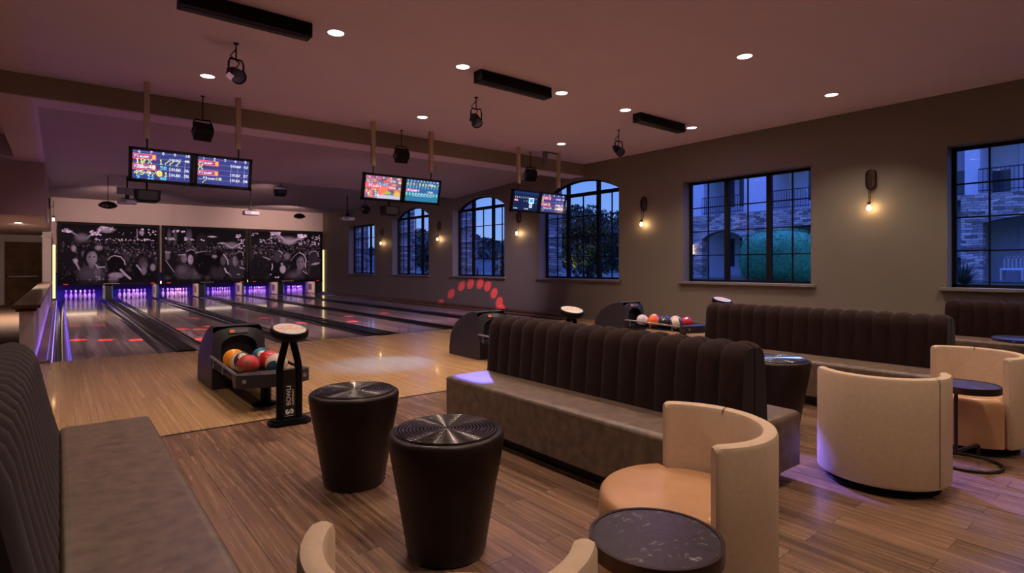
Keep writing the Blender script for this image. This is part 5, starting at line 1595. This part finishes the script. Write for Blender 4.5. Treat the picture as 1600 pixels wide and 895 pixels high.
for _ in range(6000):
    k = rnd.uniform(0, len(pts) - 1.01); i = int(k); f = k - i
    y = pts[i][0] * (1 - f) + pts[i + 1][0] * f; z = (pts[i][1] * (1 - f) + pts[i + 1][1] * f)
    g = rnd.random()
    p = Vector((42 + 8 * g, y, z * .75 + (z * .25 + 1.2) * g + rnd.uniform(-.1, .5)))
    a = Vector((rnd.gauss(0, 1), rnd.gauss(0, 1), rnd.gauss(0, 1))).normalized(); b = a.orthogonal().normalized() * .5; c_ = a.cross(b) * .6
    b0 = len(vs); vs += [p - b, p + c_, p + b, p - c_]; fs.append((b0, b0 + 1, b0 + 2, b0 + 3))
hl = hm.add(vs, fs).build('hills', M['hill'], None, fix=False)
struct(hl)
# round clipped bush
rnd = random.Random(9)
bush = thing('round_bush', 'big clipped round green bush outside the second window from the right', 'bush', (17.0, 8.2, .72))
bm = bmesh.new(); bmesh.ops.create_icosphere(bm, subdivisions=4, radius=1)
for v in bm.verts:
    c = v.co
    k = 1 / max((abs(c.x) ** 3 + abs(c.y) ** 3 + abs(c.z) ** 3) ** (1 / 3), .001)
    v.co = Vector((c.x * k * 1.0, c.y * k * 1.02, .86 + c.z * k * .84))
m = MB().bm(bm)
base = list(m.v)
for _ in range(14000):
    p = Vector(rnd.choice(base)) + Vector((rnd.gauss(0, .05), rnd.gauss(0, .05), rnd.gauss(0, .05)))
    a = Vector((rnd.gauss(0, 1), rnd.gauss(0, 1), rnd.gauss(0, 1))).normalized(); b = a.orthogonal().normalized() * .024; c_ = a.cross(b) * .5
    m.add([p - b, p + c_, p + b, p - c_], [(0, 1, 2, 3)])
m.build('foliage', M['leafb'], bush, fix=False)
def spiky(x, y, z, n, ln, lab, seed):
    rnd = random.Random(seed)
    t = thing('spiky_plant', lab, 'plant', (x, y, z))
    m = MB()
    for k in range(n):
        a = rnd.uniform(0, 6.28); e = rnd.uniform(.25, 1.4); l = ln * rnd.uniform(.7, 1.1)
        d = Vector((math.cos(a) * math.cos(e), math.sin(a) * math.cos(e), math.sin(e)))
        s_ = d.cross(Vector((0, 0, 1))).normalized() * .03
        q = Vector((0, 0, -.06 * l))
        m.add([-s_, s_, d * l * .6 + s_ * .8 + q, d * l * .6 - s_ * .8 + q, d * l + q * 3], [(0, 1, 2, 3), (3, 2, 4)])
    m.build('blades', M['leafd'], t, fix=False)
spiky(23.6, 5.2, .75, 90, .95, 'dark spiky plant by the stone pillar outside the rightmost window', 1)
spiky(13.3, 16.4, .7, 60, .9, 'spiky shrub low outside the middle arched window', 2)
spiky(13.6, 19.3, .7, 50, .8, 'spiky shrub low outside the farthest arched window', 4)
# patio chair
pc = thing('patio_chair', 'pale slatted patio chair under the stone arch outside the rightmost window', 'chair', (FX + .5, 4.45, .85))
MB().box(-.28, .28, -.32, .32, .36, .44, .01).build('seat', M['doorw'], pc)
bk = MB()
for k in range(6): bk.box(.24, .28, -.30 + .11 * k, -.24 + .11 * k, .44, .86)
bk.box(.24, .28, -.32, .32, .82, .88); bk.build('backrest', M['trimwhite'], pc)
for sx in (-.25, .25):
    for sy in (-.29, .29):
        MB().box(sx - .025, sx + .025, sy - .025, sy + .025, 0, .4).build('leg', M['trimwhite'], pc)
# stone piers between the arched windows, outside
for k, (y0, y1) in enumerate(((12.28, 12.95), (16.75, 17.4), (21.3, 21.95), (25.9, 26.5))):
    t = thing('stone_pier', ['stacked stone pier outside the left edge of the nearest arched window', 'stacked stone pier outside the left edge of the middle arched window', 'stacked stone pier outside the left edge of the farthest arched window', 'stacked stone pier outside the small far window'][k], 'stone pier', (11.5, (y0 + y1) / 2, .6), 0, 'stone piers')
    MB().box(-.3, .3, -(y1 - y0) / 2, (y1 - y0) / 2, 0, 3.6).build('shaft', M['stone'], t)
    t['kind'] = 'structure'
# garden light that brightens the olive tree
gl = thing('garden_light', 'small garden uplight at the foot of the olive-leaved tree', 'garden light', (12.6, 12.9, .75))
MB().lathe([(.05, 0), (.05, .08), (.04, .1)], n=16).build('housing', M['rail'], gl)
spot(gl, (12.6, 12.9, .9), (13.6, 13.3, 2.6), 45, (1, .8, .35), 80, .8, .05)

# ================================================================== SKY, CAMERA, VIEW
w = bpy.data.worlds.new('dusk_sky'); bpy.context.scene.world = w
w.use_nodes = True
nt = w.node_tree; N = nt.nodes; L = nt.links
bg = N['Background']
tc = N.new('ShaderNodeTexCoord'); sp = N.new('ShaderNodeSeparateXYZ'); L.new(tc.outputs['Generated'], sp.inputs[0])
rp = N.new('ShaderNodeValToRGB'); e = rp.color_ramp.elements
e[0].position = 0; e[0].color = (.30, .42, .72, 1)
e[1].position = .9; e[1].color = (.40, .66, 3.4, 1)
q = rp.color_ramp.elements.new(.18); q.color = (.14, .28, .72, 1)
L.new(sp.outputs['Z'], rp.inputs['Fac']); L.new(rp.outputs['Color'], bg.inputs['Color'])
bg.inputs['Strength'].default_value = .95

sc = bpy.context.scene
cam = bpy.data.cameras.new('camera')
co_ = bpy.data.objects.new('camera', cam); C.objects.link(co_)
co_.location = (0, 0, 1.343)
co_.rotation_euler = (R(90), 0, R(-38.79))
cam.sensor_fit = 'HORIZONTAL'; cam.sensor_width = 36
cam.lens = 879.6 / 1600 * 36
cam.shift_y = -(447.5 - 416.5) / 1600
cam.clip_start = .05; cam.clip_end = 500
sc.camera = co_
sc.view_settings.view_transform = 'Standard'
sc.view_settings.look = 'None'
sc.view_settings.gamma = 1
sc.view_settings.exposure = .5
sc.view_settings.use_curve_mapping = False
sc.cycles.use_denoising = True
sc.cycles.max_bounces = 8
sc.cycles.sample_clamp_indirect = 6
